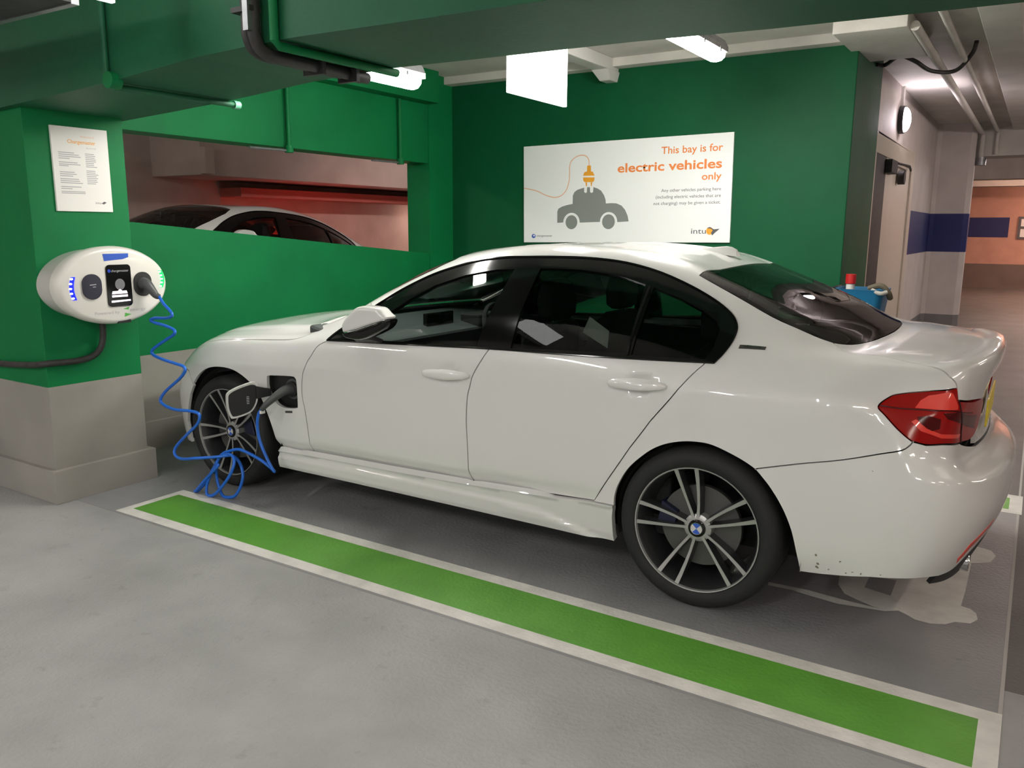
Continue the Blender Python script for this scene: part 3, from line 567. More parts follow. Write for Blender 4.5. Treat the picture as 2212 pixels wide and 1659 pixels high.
BODY_GRID = [[[-0.93,0.0,0.205],[-1.0,0.0,0.36],[-1.035,0.0,0.5],[-1.032,0.0,0.615],[-0.93,0.0,0.69],[-0.925,0.0,0.86],[-0.948,0.0,1.03],[-0.86,0.0,1.05],[-0.78,0.0,1.058],[-0.7,0.0,1.064],[-0.64,0.0,1.066]],[[-0.92,0.32,0.205],[-0.985,0.32,0.36],[-1.02,0.32,0.5],[-1.012,0.32,0.615],[-0.915,0.31,0.69],[-0.912,0.3,0.86],[-0.935,0.3,1.026],[-0.86,0.24,1.047],[-0.78,0.17,1.057],[-0.7,0.08,1.064],[-0.64,0.0,1.066]],[[-0.87,0.6,0.215],[-0.93,0.61,0.36],[-0.965,0.62,0.5],[-0.952,0.625,0.615],[-0.87,0.59,0.7],[-0.875,0.58,0.86],[-0.885,0.55,1.013],[-0.82,0.45,1.042],[-0.75,0.32,1.055],[-0.69,0.15,1.064],[-0.64,0.0,1.066]],[[-0.78,0.77,0.235],[-0.83,0.785,0.36],[-0.86,0.795,0.5],[-0.862,0.795,0.635],[-0.825,0.74,0.735],[-0.83,0.73,0.87],[-0.815,0.69,1.005],[-0.76,0.6,1.038],[-0.72,0.46,1.052],[-0.68,0.23,1.063],[-0.64,0.0,1.066]],[[-0.66,0.84,0.235],[-0.69,0.855,0.36],[-0.71,0.865,0.5],[-0.71,0.865,0.64],[-0.7,0.845,0.755],[-0.69,0.81,0.885],[-0.67,0.745,1.005],[-0.64,0.69,1.035],[-0.62,0.6,1.052],[-0.63,0.36,1.062],[-0.64,0.0,1.066]],[[-0.48,0.848,0.232],[-0.48,0.875,0.33],[-0.48,0.885,0.48],[-0.48,0.889,0.62],[-0.48,0.891,0.73],[-0.48,0.893,0.906],[-0.48,0.79,1.005],[-0.47,0.725,1.045],[-0.46,0.645,1.06],[-0.5,0.37,1.07],[-0.515,0.0,1.072]],[[-0.28,0.858,0.232],[-0.28,0.885,0.33],[-0.28,0.895,0.48],[-0.28,0.899,0.62],[-0.28,0.901,0.73],[-0.28,0.903,0.9],[-0.28,0.825,1.005],[-0.27,0.745,1.075],[-0.24,0.625,1.165],[-0.27,0.36,1.165],[-0.28,0.0,1.168]],[[0.0,0.861,0.188],[0.0,0.888,0.33],[0.0,0.898,0.48],[0.0,0.902,0.62],[0.0,0.904,0.73],[0.0,0.906,0.888],[0.0,0.85,0.998],[0.01,0.755,1.12],[0.03,0.597,1.268],[0.01,0.36,1.282],[0.0,0.0,1.292]],[[0.35,0.855,0.188],[0.35,0.882,0.33],[0.35,0.892,0.48],[0.35,0.896,0.62],[0.35,0.898,0.73],[0.35,0.9,0.869],[0.35,0.865,0.988],[0.35,0.765,1.15],[0.33,0.577,1.353],[0.3,0.36,1.378],[0.28,0.0,1.388]],[[0.7,0.85,0.188],[0.7,0.877,0.33],[0.7,0.887,0.48],[0.7,0.891,0.62],[0.7,0.893,0.73],[0.7,0.895,0.85],[0.7,0.867,0.977],[0.7,0.765,1.165],[0.7,0.57,1.393],[0.7,0.36,1.415],[0.7,0.0,1.424]],[[1.1,0.848,0.188],[1.1,0.875,0.33],[1.1,0.885,0.48],[1.1,0.889,0.62],[1.1,0.891,0.73],[1.1,0.893,0.829],[1.1,0.868,0.961],[1.08,0.765,1.16],[1.05,0.573,1.388],[1.1,0.36,1.405],[1.12,0.0,1.414]],[[1.5,0.848,0.188],[1.5,0.875,0.33],[1.5,0.885,0.48],[1.5,0.889,0.62],[1.5,0.891,0.73],[1.5,0.893,0.808],[1.5,0.868,0.944],[1.47,0.765,1.12],[1.42,0.595,1.308],[1.5,0.36,1.352],[1.54,0.0,1.366]],[[1.9,0.85,0.188],[1.9,0.877,0.33],[1.9,0.887,0.48],[1.9,0.891,0.62],[1.9,0.893,0.73],[1.9,0.895,0.788],[1.9,0.866,0.924],[1.86,0.775,1.035],[1.77,0.655,1.16],[1.86,0.38,1.2],[1.9,0.0,1.215]],[[2.25,0.853,0.188],[2.25,0.88,0.33],[2.25,0.89,0.48],[2.25,0.894,0.62],[2.25,0.896,0.712],[2.25,0.898,0.77],[2.25,0.858,0.898],[2.22,0.77,0.945],[2.15,0.69,0.985],[2.23,0.4,1.0],[2.27,0.0,1.005]],[[2.6,0.855,0.188],[2.6,0.882,0.33],[2.6,0.892,0.48],[2.6,0.896,0.62],[2.6,0.898,0.692],[2.6,0.9,0.75],[2.6,0.85,0.872],[2.6,0.765,0.912],[2.58,0.66,0.937],[2.6,0.36,0.958],[2.61,0.0,0.968]],[[2.95,0.847,0.188],[2.95,0.874,0.33],[2.95,0.884,0.48],[2.95,0.888,0.597],[2.95,0.89,0.664],[2.95,0.892,0.722],[2.95,0.835,0.835],[2.95,0.745,0.872],[2.95,0.63,0.893],[2.97,0.36,0.912],[2.98,0.0,0.922]],[[3.2,0.83,0.2],[3.2,0.85,0.33],[3.2,0.86,0.46],[3.2,0.86,0.56],[3.19,0.85,0.64],[3.18,0.835,0.7],[3.16,0.79,0.77],[3.16,0.7,0.81],[3.16,0.6,0.835],[3.17,0.35,0.858],[3.18,0.0,0.868]],[[3.36,0.74,0.19],[3.37,0.76,0.33],[3.37,0.77,0.46],[3.36,0.765,0.55],[3.35,0.755,0.62],[3.33,0.73,0.68],[3.3,0.67,0.735],[3.28,0.56,0.775],[3.25,0.42,0.805],[3.21,0.21,0.845],[3.18,0.0,0.868]],[[3.48,0.56,0.19],[3.5,0.58,0.33],[3.5,0.58,0.46],[3.49,0.58,0.54],[3.47,0.56,0.61],[3.45,0.54,0.67],[3.4,0.5,0.725],[3.35,0.4,0.765],[3.29,0.27,0.8],[3.23,0.13,0.843],[3.18,0.0,0.868]],[[3.56,0.28,0.19],[3.58,0.29,0.33],[3.58,0.29,0.46],[3.57,0.29,0.54],[3.54,0.28,0.61],[3.51,0.27,0.67],[3.45,0.25,0.725],[3.38,0.19,0.765],[3.31,0.12,0.8],[3.24,0.06,0.842],[3.18,0.0,0.868]],[[3.58,0.0,0.19],[3.6,0.0,0.33],[3.6,0.0,0.46],[3.59,0.0,0.54],[3.56,0.0,0.61],[3.53,0.0,0.67],[3.46,0.0,0.725],[3.39,0.0,0.765],[3.32,0.0,0.8],[3.25,0.0,0.842],[3.18,0.0,0.868]]]
OUTLINE = {
 'belt':[[12.272,6.024],[11.58,5.993],[10.791,5.985],[9.738,5.985],[8.877,5.944],[7.883,5.933],[7.021,5.937],[6.913,5.93]],
 'kink':[[6.913,5.93],[6.828,6.221],[6.749,6.618],[6.715,6.976],[6.732,7.201],[6.81,7.369],[6.999,7.525],[7.288,7.649],[7.67,7.743],[8.047,7.806],[8.464,7.844],[8.958,7.828],[9.311,7.804],[9.719,7.792],[10.11,7.823],[10.497,7.856],[10.879,7.843],[11.259,7.812],[11.603,7.697],[11.791,7.505],[11.885,7.358],[12.009,7.025],[12.132,6.616],[12.272,6.024]],
 'fglass':[[9.912,6.036],[9.879,6.796],[9.822,7.562],[10.097,7.576],[10.55,7.55],[10.967,7.454],[11.234,7.262],[11.419,7.015],[11.628,6.543],[11.657,6.384],[11.583,6.073]],
 'rglass':[[9.466,6.02],[9.474,6.82],[9.446,7.582],[8.886,7.606],[8.377,7.585],[7.995,7.52],[7.939,6.892],[7.97,6.075]],
 'qglass':[[7.893,6.035],[7.867,6.908],[7.877,7.502],[7.496,7.417],[7.175,7.286],[6.994,7.131],[6.928,6.958],[6.952,6.397],[7.035,6.028]],
 'fseam':[[12.282,6.003],[12.426,5.807],[12.536,5.469],[12.631,5.149],[12.696,4.547],[12.747,3.585],[12.752,2.949],[12.713,2.467],[12.683,1.849],[12.667,1.28],[12.671,0.77]],
 'bseam':[[9.737,5.975],[9.786,5.782],[9.917,5.099],[9.959,4.588],[9.998,4.044],[10.019,3.06],[10.013,2.524],[10.006,1.757],[10.004,1.128],[9.977,0.944]],
 'rseam':[[7.02,5.915],[7.13,5.571],[7.298,4.936],[7.521,4.305],[7.627,3.939],[7.805,3.089],[7.975,2.389],[8.143,1.756],[8.292,1.196]],
 'sillseam':[[13.379,0.702],[12.671,0.77],[11.169,0.847],[9.971,0.945],[8.759,1.116],[8.292,1.196],[8.017,1.201]],
 'sillbot':[[13.384,0.0],[12.792,0.0],[11.784,0.0],[10.693,0.0],[9.256,0.04],[8.199,0.09],[8.034,0.085]],
 'farch':[[13.403,0.055],[13.379,0.702],[13.454,1.417],[13.572,2.136],[13.695,2.691],[13.946,3.434],[14.132,3.967],[14.346,4.453],[14.628,4.621],[14.906,4.435],[15.228,3.835],[15.48,3.079],[15.662,2.389],[15.843,1.633],[15.998,1.014],[15.943,0.531],[15.915,0.0]],
 'rarch':[[8.034,0.101],[8.024,0.827],[8.017,1.201],[8.004,1.501],[7.958,1.835],[7.843,2.339],[7.672,2.804],[7.455,3.271],[7.248,3.528],[7.033,3.633],[6.808,3.595],[6.491,3.289],[6.241,2.977],[5.987,2.478],[5.752,1.917],[5.578,1.373],[5.481,0.726],[5.44,0.034]],
 'bumperseam':[[6.241,2.977],[5.374,3.494],[4.464,3.817],[4.029,3.941],[3.868,4.078],[3.785,4.223]],
 'bumperbot':[[5.444,0.054],[4.22,0.458],[2.626,0.469],[2.291,0.437],[2.17,0.676],[2.098,1.177],[2.035,1.415],[0.84,1.033]],
 'light':[[2.894,5.606],[3.532,5.513],[4.074,5.374],[4.254,5.24],[4.383,4.998],[4.274,4.799],[4.091,4.512],[3.833,4.237],[3.457,4.186],[2.965,4.283],[1.891,4.368],[1.32,4.324],[0.987,4.44],[0.937,4.723],[1.078,4.984],[2.779,5.325]],
 'lightsplit':[[2.833,5.607],[2.779,5.325],[1.891,4.368]],
 'trunkcut':[[3.195,6.168],[3.048,5.911],[2.895,5.734],[2.833,5.607]],
 'rglassedge':[[7.394,8.01],[6.667,7.767],[6.089,7.591],[5.232,7.962],[5.009,8.306],[4.862,8.701]],
 'hoodcut':[[13.103,8.037],[12.893,7.248],[12.746,6.563],[12.779,6.293],[12.952,6.048],[13.247,5.983],[13.675,5.994]],
 'port':[[13.497,3.839],[13.437,3.996],[12.977,4.042],[12.889,3.919],[12.865,3.663],[12.864,2.582],[12.898,2.465],[12.969,2.425],[13.151,2.396],[13.293,2.486],[13.364,2.663],[13.495,3.034]],
 'handle1':[[10.592,5.099],[9.979,5.02],[10.29,5.285],[10.285,4.764]],
 'handle2':[[8.103,5.107],[7.41,5.037],[7.751,5.339],[7.732,4.854]],
 'badge':[[6.646,6.517],[6.297,6.63]],
 'badge2':[[13.137,2.232],[12.995,2.276]],
 'scuff':[[5.077,0.946],[4.402,3.322]],
 'l_bright':[[3.801,5.076],[3.692,5.275],[3.533,5.403],[3.117,5.514],[2.991,5.487],[2.773,5.194],[2.785,5.12],[3.406,5.096]],
 'l_dark1':[[3.752,4.857],[3.525,4.925],[3.257,4.868],[3.249,4.626],[3.437,4.54],[3.676,4.688]],
 'l_dark2':[[3.214,5.023],[2.658,5.069],[1.138,4.804],[1.036,4.526],[2.1,4.71],[3.073,4.882]],
 'l_line':[[4.36,5.022],[4.067,5.014],[3.529,5.06],[2.721,5.072],[0.99,4.783]],
 'l_low':[[3.855,4.72],[3.663,4.506],[3.174,4.388],[2.345,4.451],[2.324,4.545],[3.193,4.494],[3.547,4.585],[3.772,4.793]],
 'ref':[[2.377,1.087],[1.926,1.263],[0.95,1.109],[0.826,0.953],[1.398,0.849],[2.069,0.768]],
 'shelfline':[[1.715,3.555],[1.391,3.563],[0.727,3.603]],
 'crs':[[12.452,4.567],[10.199,5.002],[8.326,4.996],[7.273,5.002],[6.848,5.014],[6.324,4.797],[4.998,4.678]],
}

# ================================================================== the car
# body surface: 21 stations round the car (rear centre -> left side -> front centre), 11 lines from sill to roof centre
_T = np.array(BODY_GRID, float); NU, NV = _T.shape[:2]; SHARP = {3: .5, 5: .5, 6: .0}
def _tang(A, ax, sharp=None):
    A = np.moveaxis(A, ax, 0); n = len(A); Lf = np.empty_like(A); Rt = np.empty_like(A)
    for i in range(n):
        a = A[i] - A[i - 1] if i > 0 else A[1] - A[0]; b = A[i + 1] - A[i] if i < n - 1 else A[-1] - A[-2]
        mm = (a + b) / 2; s = (sharp or {}).get(i, 0); Lf[i] = mm * (1 - s) + a * s; Rt[i] = mm * (1 - s) + b * s
    return np.moveaxis(Lf, 0, ax), np.moveaxis(Rt, 0, ax)
def _herm(p0, p1, m0, m1, t):
    t = t[..., None]; t2 = t * t; t3 = t2 * t
    return (2 * t3 - 3 * t2 + 1) * p0 + (t3 - 2 * t2 + t) * m0 + (-2 * t3 + 3 * t2) * p1 + (t3 - t2) * m1
def _prep(T):
    a = T[1].copy(); a[:, 1] *= -1; b = T[-2].copy(); b[:, 1] *= -1
    TT = np.concatenate([a[None], T, b[None]], 0); c = TT[:, -2].copy(); c[:, 1] *= -1
    TT = np.concatenate([TT, c[:, None]], 1)
    UL, UR = _tang(TT, 0); VL, VR = _tang(TT, 1, SHARP)
    for q_ in (5, 17):
        UL[q_, 8:] = TT[q_, 8:] - TT[q_ - 1, 8:]; UR[q_, 8:] = TT[q_ + 1, 8:] - TT[q_, 8:]
    return (TT, UL, UR, VL, VR) + _tang(UL, 1, SHARP) + _tang(UR, 1, SHARP)
_PR = _prep(_T)
def surf(u, v):
    TT, UL, UR, VL, VR, ULVL, ULVR, URVL, URVR = _PR
    u = np.clip(np.asarray(u, float), 0, NU - 1); v = np.clip(np.asarray(v, float), 0, NV - 1)
    i = np.minimum(u.astype(int), NU - 2); j = np.minimum(v.astype(int), NV - 2); s = u - i; t = v - j; i = i + 1
    row = lambda A, VLx, VRx, ii: _herm(A[ii, j], A[ii, j + 1], VRx[ii, j], VLx[ii, j + 1], t)
    return _herm(row(TT, VL, VR, i), row(TT, VL, VR, i + 1), row(UR, URVL, URVR, i), row(UL, ULVL, ULVR, i + 1), s)
EPS = 2e-3
def snorm(u, v, F=None, ev=EPS):
    F = F or surf
    ua, ub = np.clip(u - EPS, 0, 20), np.clip(u + EPS, 0, 20); va, vb = np.clip(v - ev, 0, 10), np.clip(v + ev, 0, 10)
    n = np.cross(F(u, vb) - F(u, va), F(ub, v) - F(ua, v)); l = np.linalg.norm(n, axis=-1, keepdims=True)
    bad = (l < 1e-12)[..., 0]; n = n / np.maximum(l, 1e-12); n[bad] = (0, 0, 1); return n
def on(u, v, d=0.0):
    u = np.atleast_1d(np.array(u, float)); v = np.atleast_1d(np.array(v, float)); return surf(u, v) + snorm(u, v) * d
def inside(px, py, poly):
    r = np.zeros(len(px), bool); n = len(poly)
    for i in range(n):
        x0, y0 = poly[i]; x1, y1 = poly[(i + 1) % n]
        if y0 == y1: continue
        c = ((y0 > py) != (y1 > py)) & (px < (x1 - x0) * (py - y0) / (y1 - y0) + x0); r ^= c
    return r
def segdist(px, py, poly):
    d = np.full(len(px), 9.); n = len(poly)
    for i in range(n):
        x0, y0 = poly[i]; x1, y1 = poly[(i + 1) % n]; dx, dy = x1 - x0, y1 - y0; L2 = dx * dx + dy * dy + 1e-18
        t = np.clip(((px - x0) * dx + (py - y0) * dy) / L2, 0, 1); d = np.minimum(d, np.hypot(px - x0 - t * dx, py - y0 - t * dy))
    return d
KU, KV = .30, .12
def sm(pts, sub=4):     # smooth a traced line, ends kept
    P_ = [Vector((p[0], p[1])) for p in pts]
    return [(q.x, q.y) for q in crv(P_, sub)]
def chain(*segs):
    o = []
    for s in segs:
        for p in s:
            if not o or math.hypot(p[0] - o[-1][0], p[1] - o[-1][1]) > 1e-4: o.append((float(p[0]), float(p[1])))
    if math.hypot(o[0][0] - o[-1][0], o[0][1] - o[-1][1]) < 1e-4: o.pop()
    return o
def dens(poly, step):
    o = []; n = len(poly)
    for i in range(n):
        a = poly[i]; b = poly[(i + 1) % n]; L_ = math.hypot((b[0] - a[0]) * KU, (b[1] - a[1]) * KV); k = max(1, int(math.ceil(L_ / step)))
        for q in range(k): t = q / k; o.append((a[0] + (b[0] - a[0]) * t, a[1] + (b[1] - a[1]) * t))
    return o
def inset(poly, g):
    if g == 0: return poly
    p = np.array(poly); ar = 0.5 * np.sum(p[:, 0] * np.roll(p[:, 1], -1) - np.roll(p[:, 0], -1) * p[:, 1]); sg = 1 if ar > 0 else -1
    uu = np.clip(p[:, 0], .01, 19.99); vv = np.clip(p[:, 1], .01, 9.99)
    su = np.linalg.norm(surf(uu + .01, vv) - surf(uu - .01, vv), axis=1) / .02; sv = np.linalg.norm(surf(uu, vv + .01) - surf(uu, vv - .01), axis=1) / .02
    su = np.maximum(su, .02); sv = np.maximum(sv, .01)
    d = (np.roll(p, -1, 0) - np.roll(p, 1, 0)); t = np.stack([d[:, 0] * su, d[:, 1] * sv], 1); t /= np.linalg.norm(t, axis=1, keepdims=True) + 1e-12
    n = np.stack([-t[:, 1], t[:, 0]], 1) * sg
    q = p + np.stack([n[:, 0] * g / su, n[:, 1] * g / sv], 1)
    cen = (p[:, 1] > 9.999); q[cen, 1] = p[cen, 1]
    cu0 = (p[:, 0] < 1e-6); q[cu0, 0] = 0; cu1 = (p[:, 0] > 19.9999); q[cu1, 0] = 20
    return [tuple(a) for a in np.stack([np.clip(q[:, 0], 0, 20), np.clip(q[:, 1], 0, 10)], 1)]
CAR = None
def panel(name, outer, m, holes=(), off=0., disp=None, thick=.016, gap=.0028, step=.035, mode='side', parent=None, label=None, mats=None, nocol=False):
    F = surf
    if off or disp:
        def F(u, v):
            u = np.asarray(u, float); v = np.asarray(v, float)
            d = off + (disp(u, v) if disp else 0); d = np.broadcast_to(d, u.shape)
            return surf(u, v) + snorm(u, v, None, .3 if disp else EPS) * d[..., None]
    outer = inset(dens(outer, step * .7), gap); holes = [dens(h, step * .6) for h in holes]
    loops = [outer] + holes; V = []; E = []
    for lp in loops:
        k = len(V); V += [Vector((a * KU, b * KV)) for a, b in lp]; E += [(k + i, k + (i + 1) % len(lp)) for i in range(len(lp))]
    nb = len(V); o = np.array(outer)
    nu = max(1, round(.1 / (step / KU / .333) ) ); du = 1 / max(1, round(KU / step)); dv = 1 / max(1, round(KV / step)) if step < .06 else .5
    gu, gv = np.meshgrid(np.arange(math.floor(o[:, 0].min()), 20.001, du), np.arange(math.floor(o[:, 1].min()), 10.001, dv), indexing='ij')
    gu = gu.ravel(); gv = gv.ravel(); k_ = (gu <= o[:, 0].max()) & (gv <= o[:, 1].max()); gu = gu[k_]; gv = gv[k_]
    px, py = gu * KU, gv * KV; ok = np.ones(len(px), bool)
    for i, lp in enumerate(loops):
        q = [(a * KU, b * KV) for a, b in lp]; ins = inside(px, py, q); ok &= ins if i == 0 else ~ins; ok &= segdist(px, py, q) > step * .38
    V += [Vector((a, b)) for a, b in zip(px[ok], py[ok])]
    r = delaunay_2d_cdt(V, E, [], 0, 1e-7)
    vv = np.array([(p[0] / KU, p[1] / KV) for p in r[0]]); tri = [f for f in r[2] if len(f) == 3]
    tr_ = np.array(tri); cx = vv[tr_].mean(1); keep = np.ones(len(tr_), bool)
    for i, lp in enumerate(loops):
        ins = inside(cx[:, 0] * KU, cx[:, 1] * KV, [(a * KU, b * KV) for a, b in lp]); keep &= ins if i == 0 else ~ins
    tr_ = tr_[keep]
    X = F(vv[:, 0], vv[:, 1]); Nn = snorm(vv[:, 0], vv[:, 1], F if disp else None)
    # winding outward
    a, b, c = X[tr_[:, 0]], X[tr_[:, 1]], X[tr_[:, 2]]; fl = np.einsum('ij,ij->i', np.cross(b - a, c - a), Nn[tr_[:, 0]]) < 0
    tr_[fl] = tr_[fl][:, ::-1]
    # border edges -> inward rim
    ec = {}
    for t_ in tr_.tolist():
        for k in range(3):
            e = (t_[k], t_[(k + 1) % 3]); ec[e] = 1
    rim = [e for e in ec if (e[1], e[0]) not in ec]
    cen = (vv[:, 1] > 9.998) | (vv[:, 0] < 1e-5) | (vv[:, 0] > 19.99999)
    if mode == 'centre': X[cen & ((np.abs(X[:, 1]) < .02)), 1] = 0; rim = [e for e in rim if not (abs(X[e[0], 1]) < 1e-9 and abs(X[e[1], 1]) < 1e-9)]
    n0 = len(X); ids = sorted({i for e in rim for i in e}); mp = {i: n0 + 2 * k for k, i in enumerate(ids)}
    XX = list(map(tuple, X)); NN = [tuple(n) for n in Nn]; faces = [tuple(t_) for t_ in tr_.tolist()]; fn = [None] * len(faces)
    if thick:
        for i in ids: XX.append(tuple(X[i])); XX.append(tuple(X[i] - Nn[i] * thick)); NN += [NN[i]] * 2
        for a_, b_ in rim: faces.append((mp[b_], mp[a_], mp[a_] + 1, mp[b_] + 1)); fn.append(1)
    def emit(sides):
        vs = []; fs = []; nl = []; rimf = []
        for sgn in sides:
            k = len(vs); vs += [(x, y * sgn, z) for x, y, z in XX]; nl += [(x, y * sgn, z) for x, y, z in NN]
            for f_, r_ in zip(faces, fn):
                f2 = tuple(i + k for i in (f_ if sgn > 0 else f_[::-1])); fs.append(f2); rimf.append(r_)
        me = bpy.data.meshes.new(name); me.from_pydata(vs, [], fs)
        for mm in ([m] if not mats else mats): me.materials.append(mm)
        me.polygons.foreach_set('use_smooth', [True] * len(fs)); me.update()
        ln = []
        for p in me.polygons:
            r_ = rimf[p.index]
            for vi in p.vertices: ln.append(tuple(p.normal) if r_ else nl[vi])
        me.normals_split_custom_set(ln)
        return link(name, me, parent or CAR)
    out = [emit((1, -1))] if mode == 'centre' else [emit((1,))] + ([emit((-1,))] if mode == 'side' else [])
    if label:
        for o_ in out: o_['label'] = label
    return out
O = OUTLINE
def build_car():
    global CAR
    CAR = t = thing('car', 'white saloon car plugged in and parked in the bay in front of the green walls', 'car', (1.3, 0, 0))
    belt, kink, fseam, bseam, rseam, sillseam = (O[k] for k in ('belt', 'kink', 'fseam', 'bseam', 'rseam', 'sillseam'))
    sms = sm(sillseam)
    def cut(line, a, b, key=0):       # part of a line between two u values
        lo, hi = min(a, b), max(a, b); pts = [p for p in line if lo < p[key] < hi]
        def at(x):
            for p, q in zip(line, line[1:]):
                if min(p[key], q[key]) <= x <= max(p[key], q[key]) and p[key] != q[key]:
                    s = (x - p[key]) / (q[key] - p[key]); return tuple(p[i] + (q[i] - p[i]) * s for i in (0, 1))
            return line[0] if abs(line[0][key] - x) < abs(line[-1][key] - x) else line[-1]
        L_ = [at(a)] + sorted(pts, key=lambda p: p[key], reverse=a > b) + [at(b)]; return L_
    sb = sm(belt); sf = sm(fseam); sbs = sm(bseam); sr = sm(rseam)
    # ----- door lower tuck and handle bowls
    seamv = lambda u: np.interp(u, [p[0] for p in sillseam][::-1], [p[1] for p in sillseam][::-1])
    def tuck(u, v): x = np.clip((v - seamv(u)) / .50, 0, 1); return -.028 * np.interp(u, [8.2, 9.6], [.30, 1.]) * (1 - x * x * (3 - 2 * x))
    def bowl(uc, vc):
        def f(u, v):
            r = np.sqrt(((u - uc) / .20) ** 2 + ((v - vc) / .45) ** 2); x = np.clip((1 - r) / .55, 0, 1)
            return tuck(u, v) - .015 * x * x * (3 - 2 * x)
        return f
    fdoor = chain(cut(sb, 12.272, 9.737), sbs[1:], cut(sms, 9.978, 12.673)[1:], sf[::-1])
    for o_ in panel('front_door', fdoor, M_car, disp=bowl(10.29, 5.03), step=.022): _handle(o_, 10.64, 9.96, 5.06, 5.03)
    rdoor = chain(cut(sb, 9.737, 7.02), sr[1:], cut(sms, 8.292, 9.978)[1:], sbs[::-1])
    for o_ in panel('rear_door', rdoor, M_car, disp=bowl(7.74, 5.08), step=.022): _handle(o_, 8.13, 7.41, 5.10, 5.06)
    # ----- fender with the charging port cut out
    farch = O['farch'][1:14]; farch = [tuple(p) for p in farch]
    port = sm([tuple(p) for p in O['port']] + [tuple(O['port'][0])], 3)[:-1]
    hood = [tuple(p) for p in O['hoodcut'][:6]]
    hood = [(13.103, 8.037), (12.98, 7.55), (12.893, 7.20), (12.80, 6.75), (12.83, 6.38), (12.98, 6.14), (13.3, 6.06), (14, 6.07), (15, 6.09), (16, 6.10), (16.35, 6.10)]
    hl_side = [(16.35, 6.10), (16.30, 5.6), (16.45, 5.15), (16.75, 4.85)]
    fb_side = [(16.75, 4.85), (16.3, 4.6), (15.75, 4.1), (15.476, 2.934)]
    kk = sm(kink)
    base = [(12.272, 6.024), (12.132, 6.616), (12.009, 7.025), (12.05, 7.55), (12.35, 8.1), (12.8, 8.25)]
    fe = chain(sf, cut(sms, 12.673, 13.379)[1:], sm(farch[0:11]), fb_side[::-1][1:], hl_side[::-1][1:], sm(hood)[::-1], [(12.95, 8.25)], base[::-1])
    panel('front_fender', fe, M_car, holes=[port], disp=tuck, step=.028, mode='left')
    mirror_last(fe, tuck)
    # ----- body shell: quarter panels, pillars and roof in one pressing
    ra = sm([tuple(p) for p in O['rarch'][2:13]]); bs = sm(O['bumperseam']); lt = [tuple(p) for p in O['light']]
    glass_r = [(7.394, 8.01), (6.667, 7.80), (6.089, 7.66), (5.55, 7.74), (5.232, 7.98), (5.03, 8.35), (4.93, 8.8), (4.88, 9.4), (4.86, 10)]
    lid_cut = [(5.232, 7.95), (5.0, 7.85), (4.6, 7.74), (4.2, 7.45), (3.8, 6.98), (3.45, 6.5), (3.195, 6.168), (3.048, 5.911), (2.893, 5.735), (2.85, 5.607)]
    dlo = sm(kink); outl = lt[0:9]
    lt_body = [(2.85, 5.607)] + lt[1:8] + [(3.798, 4.216)]
    lt_body = [p for p in [(2.85, 5.607), (3.2, 5.56), (3.531, 5.514), (4.074, 5.374), (4.254, 5.24), (4.383, 4.998), (4.273, 4.8), (4.089, 4.513), (3.93, 4.32), (3.82, 4.216)]]
    body = chain([(7.394, 10), (7.394, 8.01)], sm(glass_r[:5])[1:], sm(lid_cut), sm(lt_body), bs[::-1], [(6.241, 2.976)], ra[::-1], [(8.017, 1.201), (8.292, 1.196)], sr[::-1], cut(sb, 7.02, 6.913), dlo[1:],)
    # DLO outline runs from the kink forward to the mirror triangle, then up the pillar foot to the screen
    k_end = [i for i, p in enumerate(dlo) if p[0] > 12.0][0]
    body = chain([(7.394, 10), (7.394, 8.01)], sm(glass_r[:5])[1:], sm(lid_cut), sm(lt_body), bs[::-1], ra[::-1], [(8.017, 1.201), (8.292, 1.196)], sr[::-1], cut(sb, 7.02, 6.913), dlo[1:k_end], [(12.009, 7.025), (12.05, 7.55), (12.35, 8.1), (12.8, 8.25)], [(12.4, 8.17), (11.9, 8.13), (11.3, 8.13), (10.98, 8.3), (10.86, 8.8), (10.84, 9.4), (10.83, 10)])
    panel('body_shell', body, M_car, step=.034, mode='centre', gap=.0018)
    # ----- glasshouse
    dl = chain(sb[:-1][::1], dlo)      # belt (front->rear) then outline back (rear->front)
    fg = sm([tuple(p) for p in O['fglass']] + [tuple(O['fglass'][0])], 3)[:-1]; fg = [tuple(p) for p in O['fglass']]; rg_ = [tuple(p) for p in O['rglass']]; qg = [tuple(p) for p in O['qglass']]
    for g_ in (fg, rg_, qg): pass
    panel('window_trim', dl, M_gloss, holes=[fg, rg_, qg], off=.002, step=.035, gap=.0005, thick=.02, label='glossy black window surround')
    # thin raised edge strip round the side windows
    for sgn in (1, -1):
        e = [tuple(on(p[0], p[1], .004)[0]) for p in chain(dlo)]; MB().tube([(x, y * sgn, z) for x, y, z in e], .0045, 6, smoothpath=False).build('trim_strip', M_gloss, CAR)
        e = [tuple(on(p[0], p[1], .003)[0]) for p in sb]; MB().tube([(x, y * sgn, z) for x, y, z in e], .004, 6, smoothpath=False).build('trim_strip', M_gloss, CAR)
        e = [tuple(on(7.93 + .0 * k, v, .003)[0]) for k, v in enumerate(np.linspace(6.02, 7.5, 12))]
        MB().tube([(x, y * sgn, z) for x, y, z in e], .006, 6, smoothpath=False).build('window_bar', M_gloss, CAR)
    big = lambda poly, s=.010: inset(dens(poly, .03), -s)
    panel('front_door_window', big(fg), M_glassf, off=-.004, step=.05, gap=0, thick=0)
    panel('rear_door_window', big(rg_), M_glassr, off=-.004, step=.05, gap=0, thick=0)
    panel('quarter_window', big(qg, .006), M_glassr, off=-.004, step=.05, gap=0, thick=0)
    panel('rear_window', chain([(7.394, 10), (7.394, 8.01)], sm(glass_r)[1:]), M_glassr, step=.05, mode='centre', thick=0)
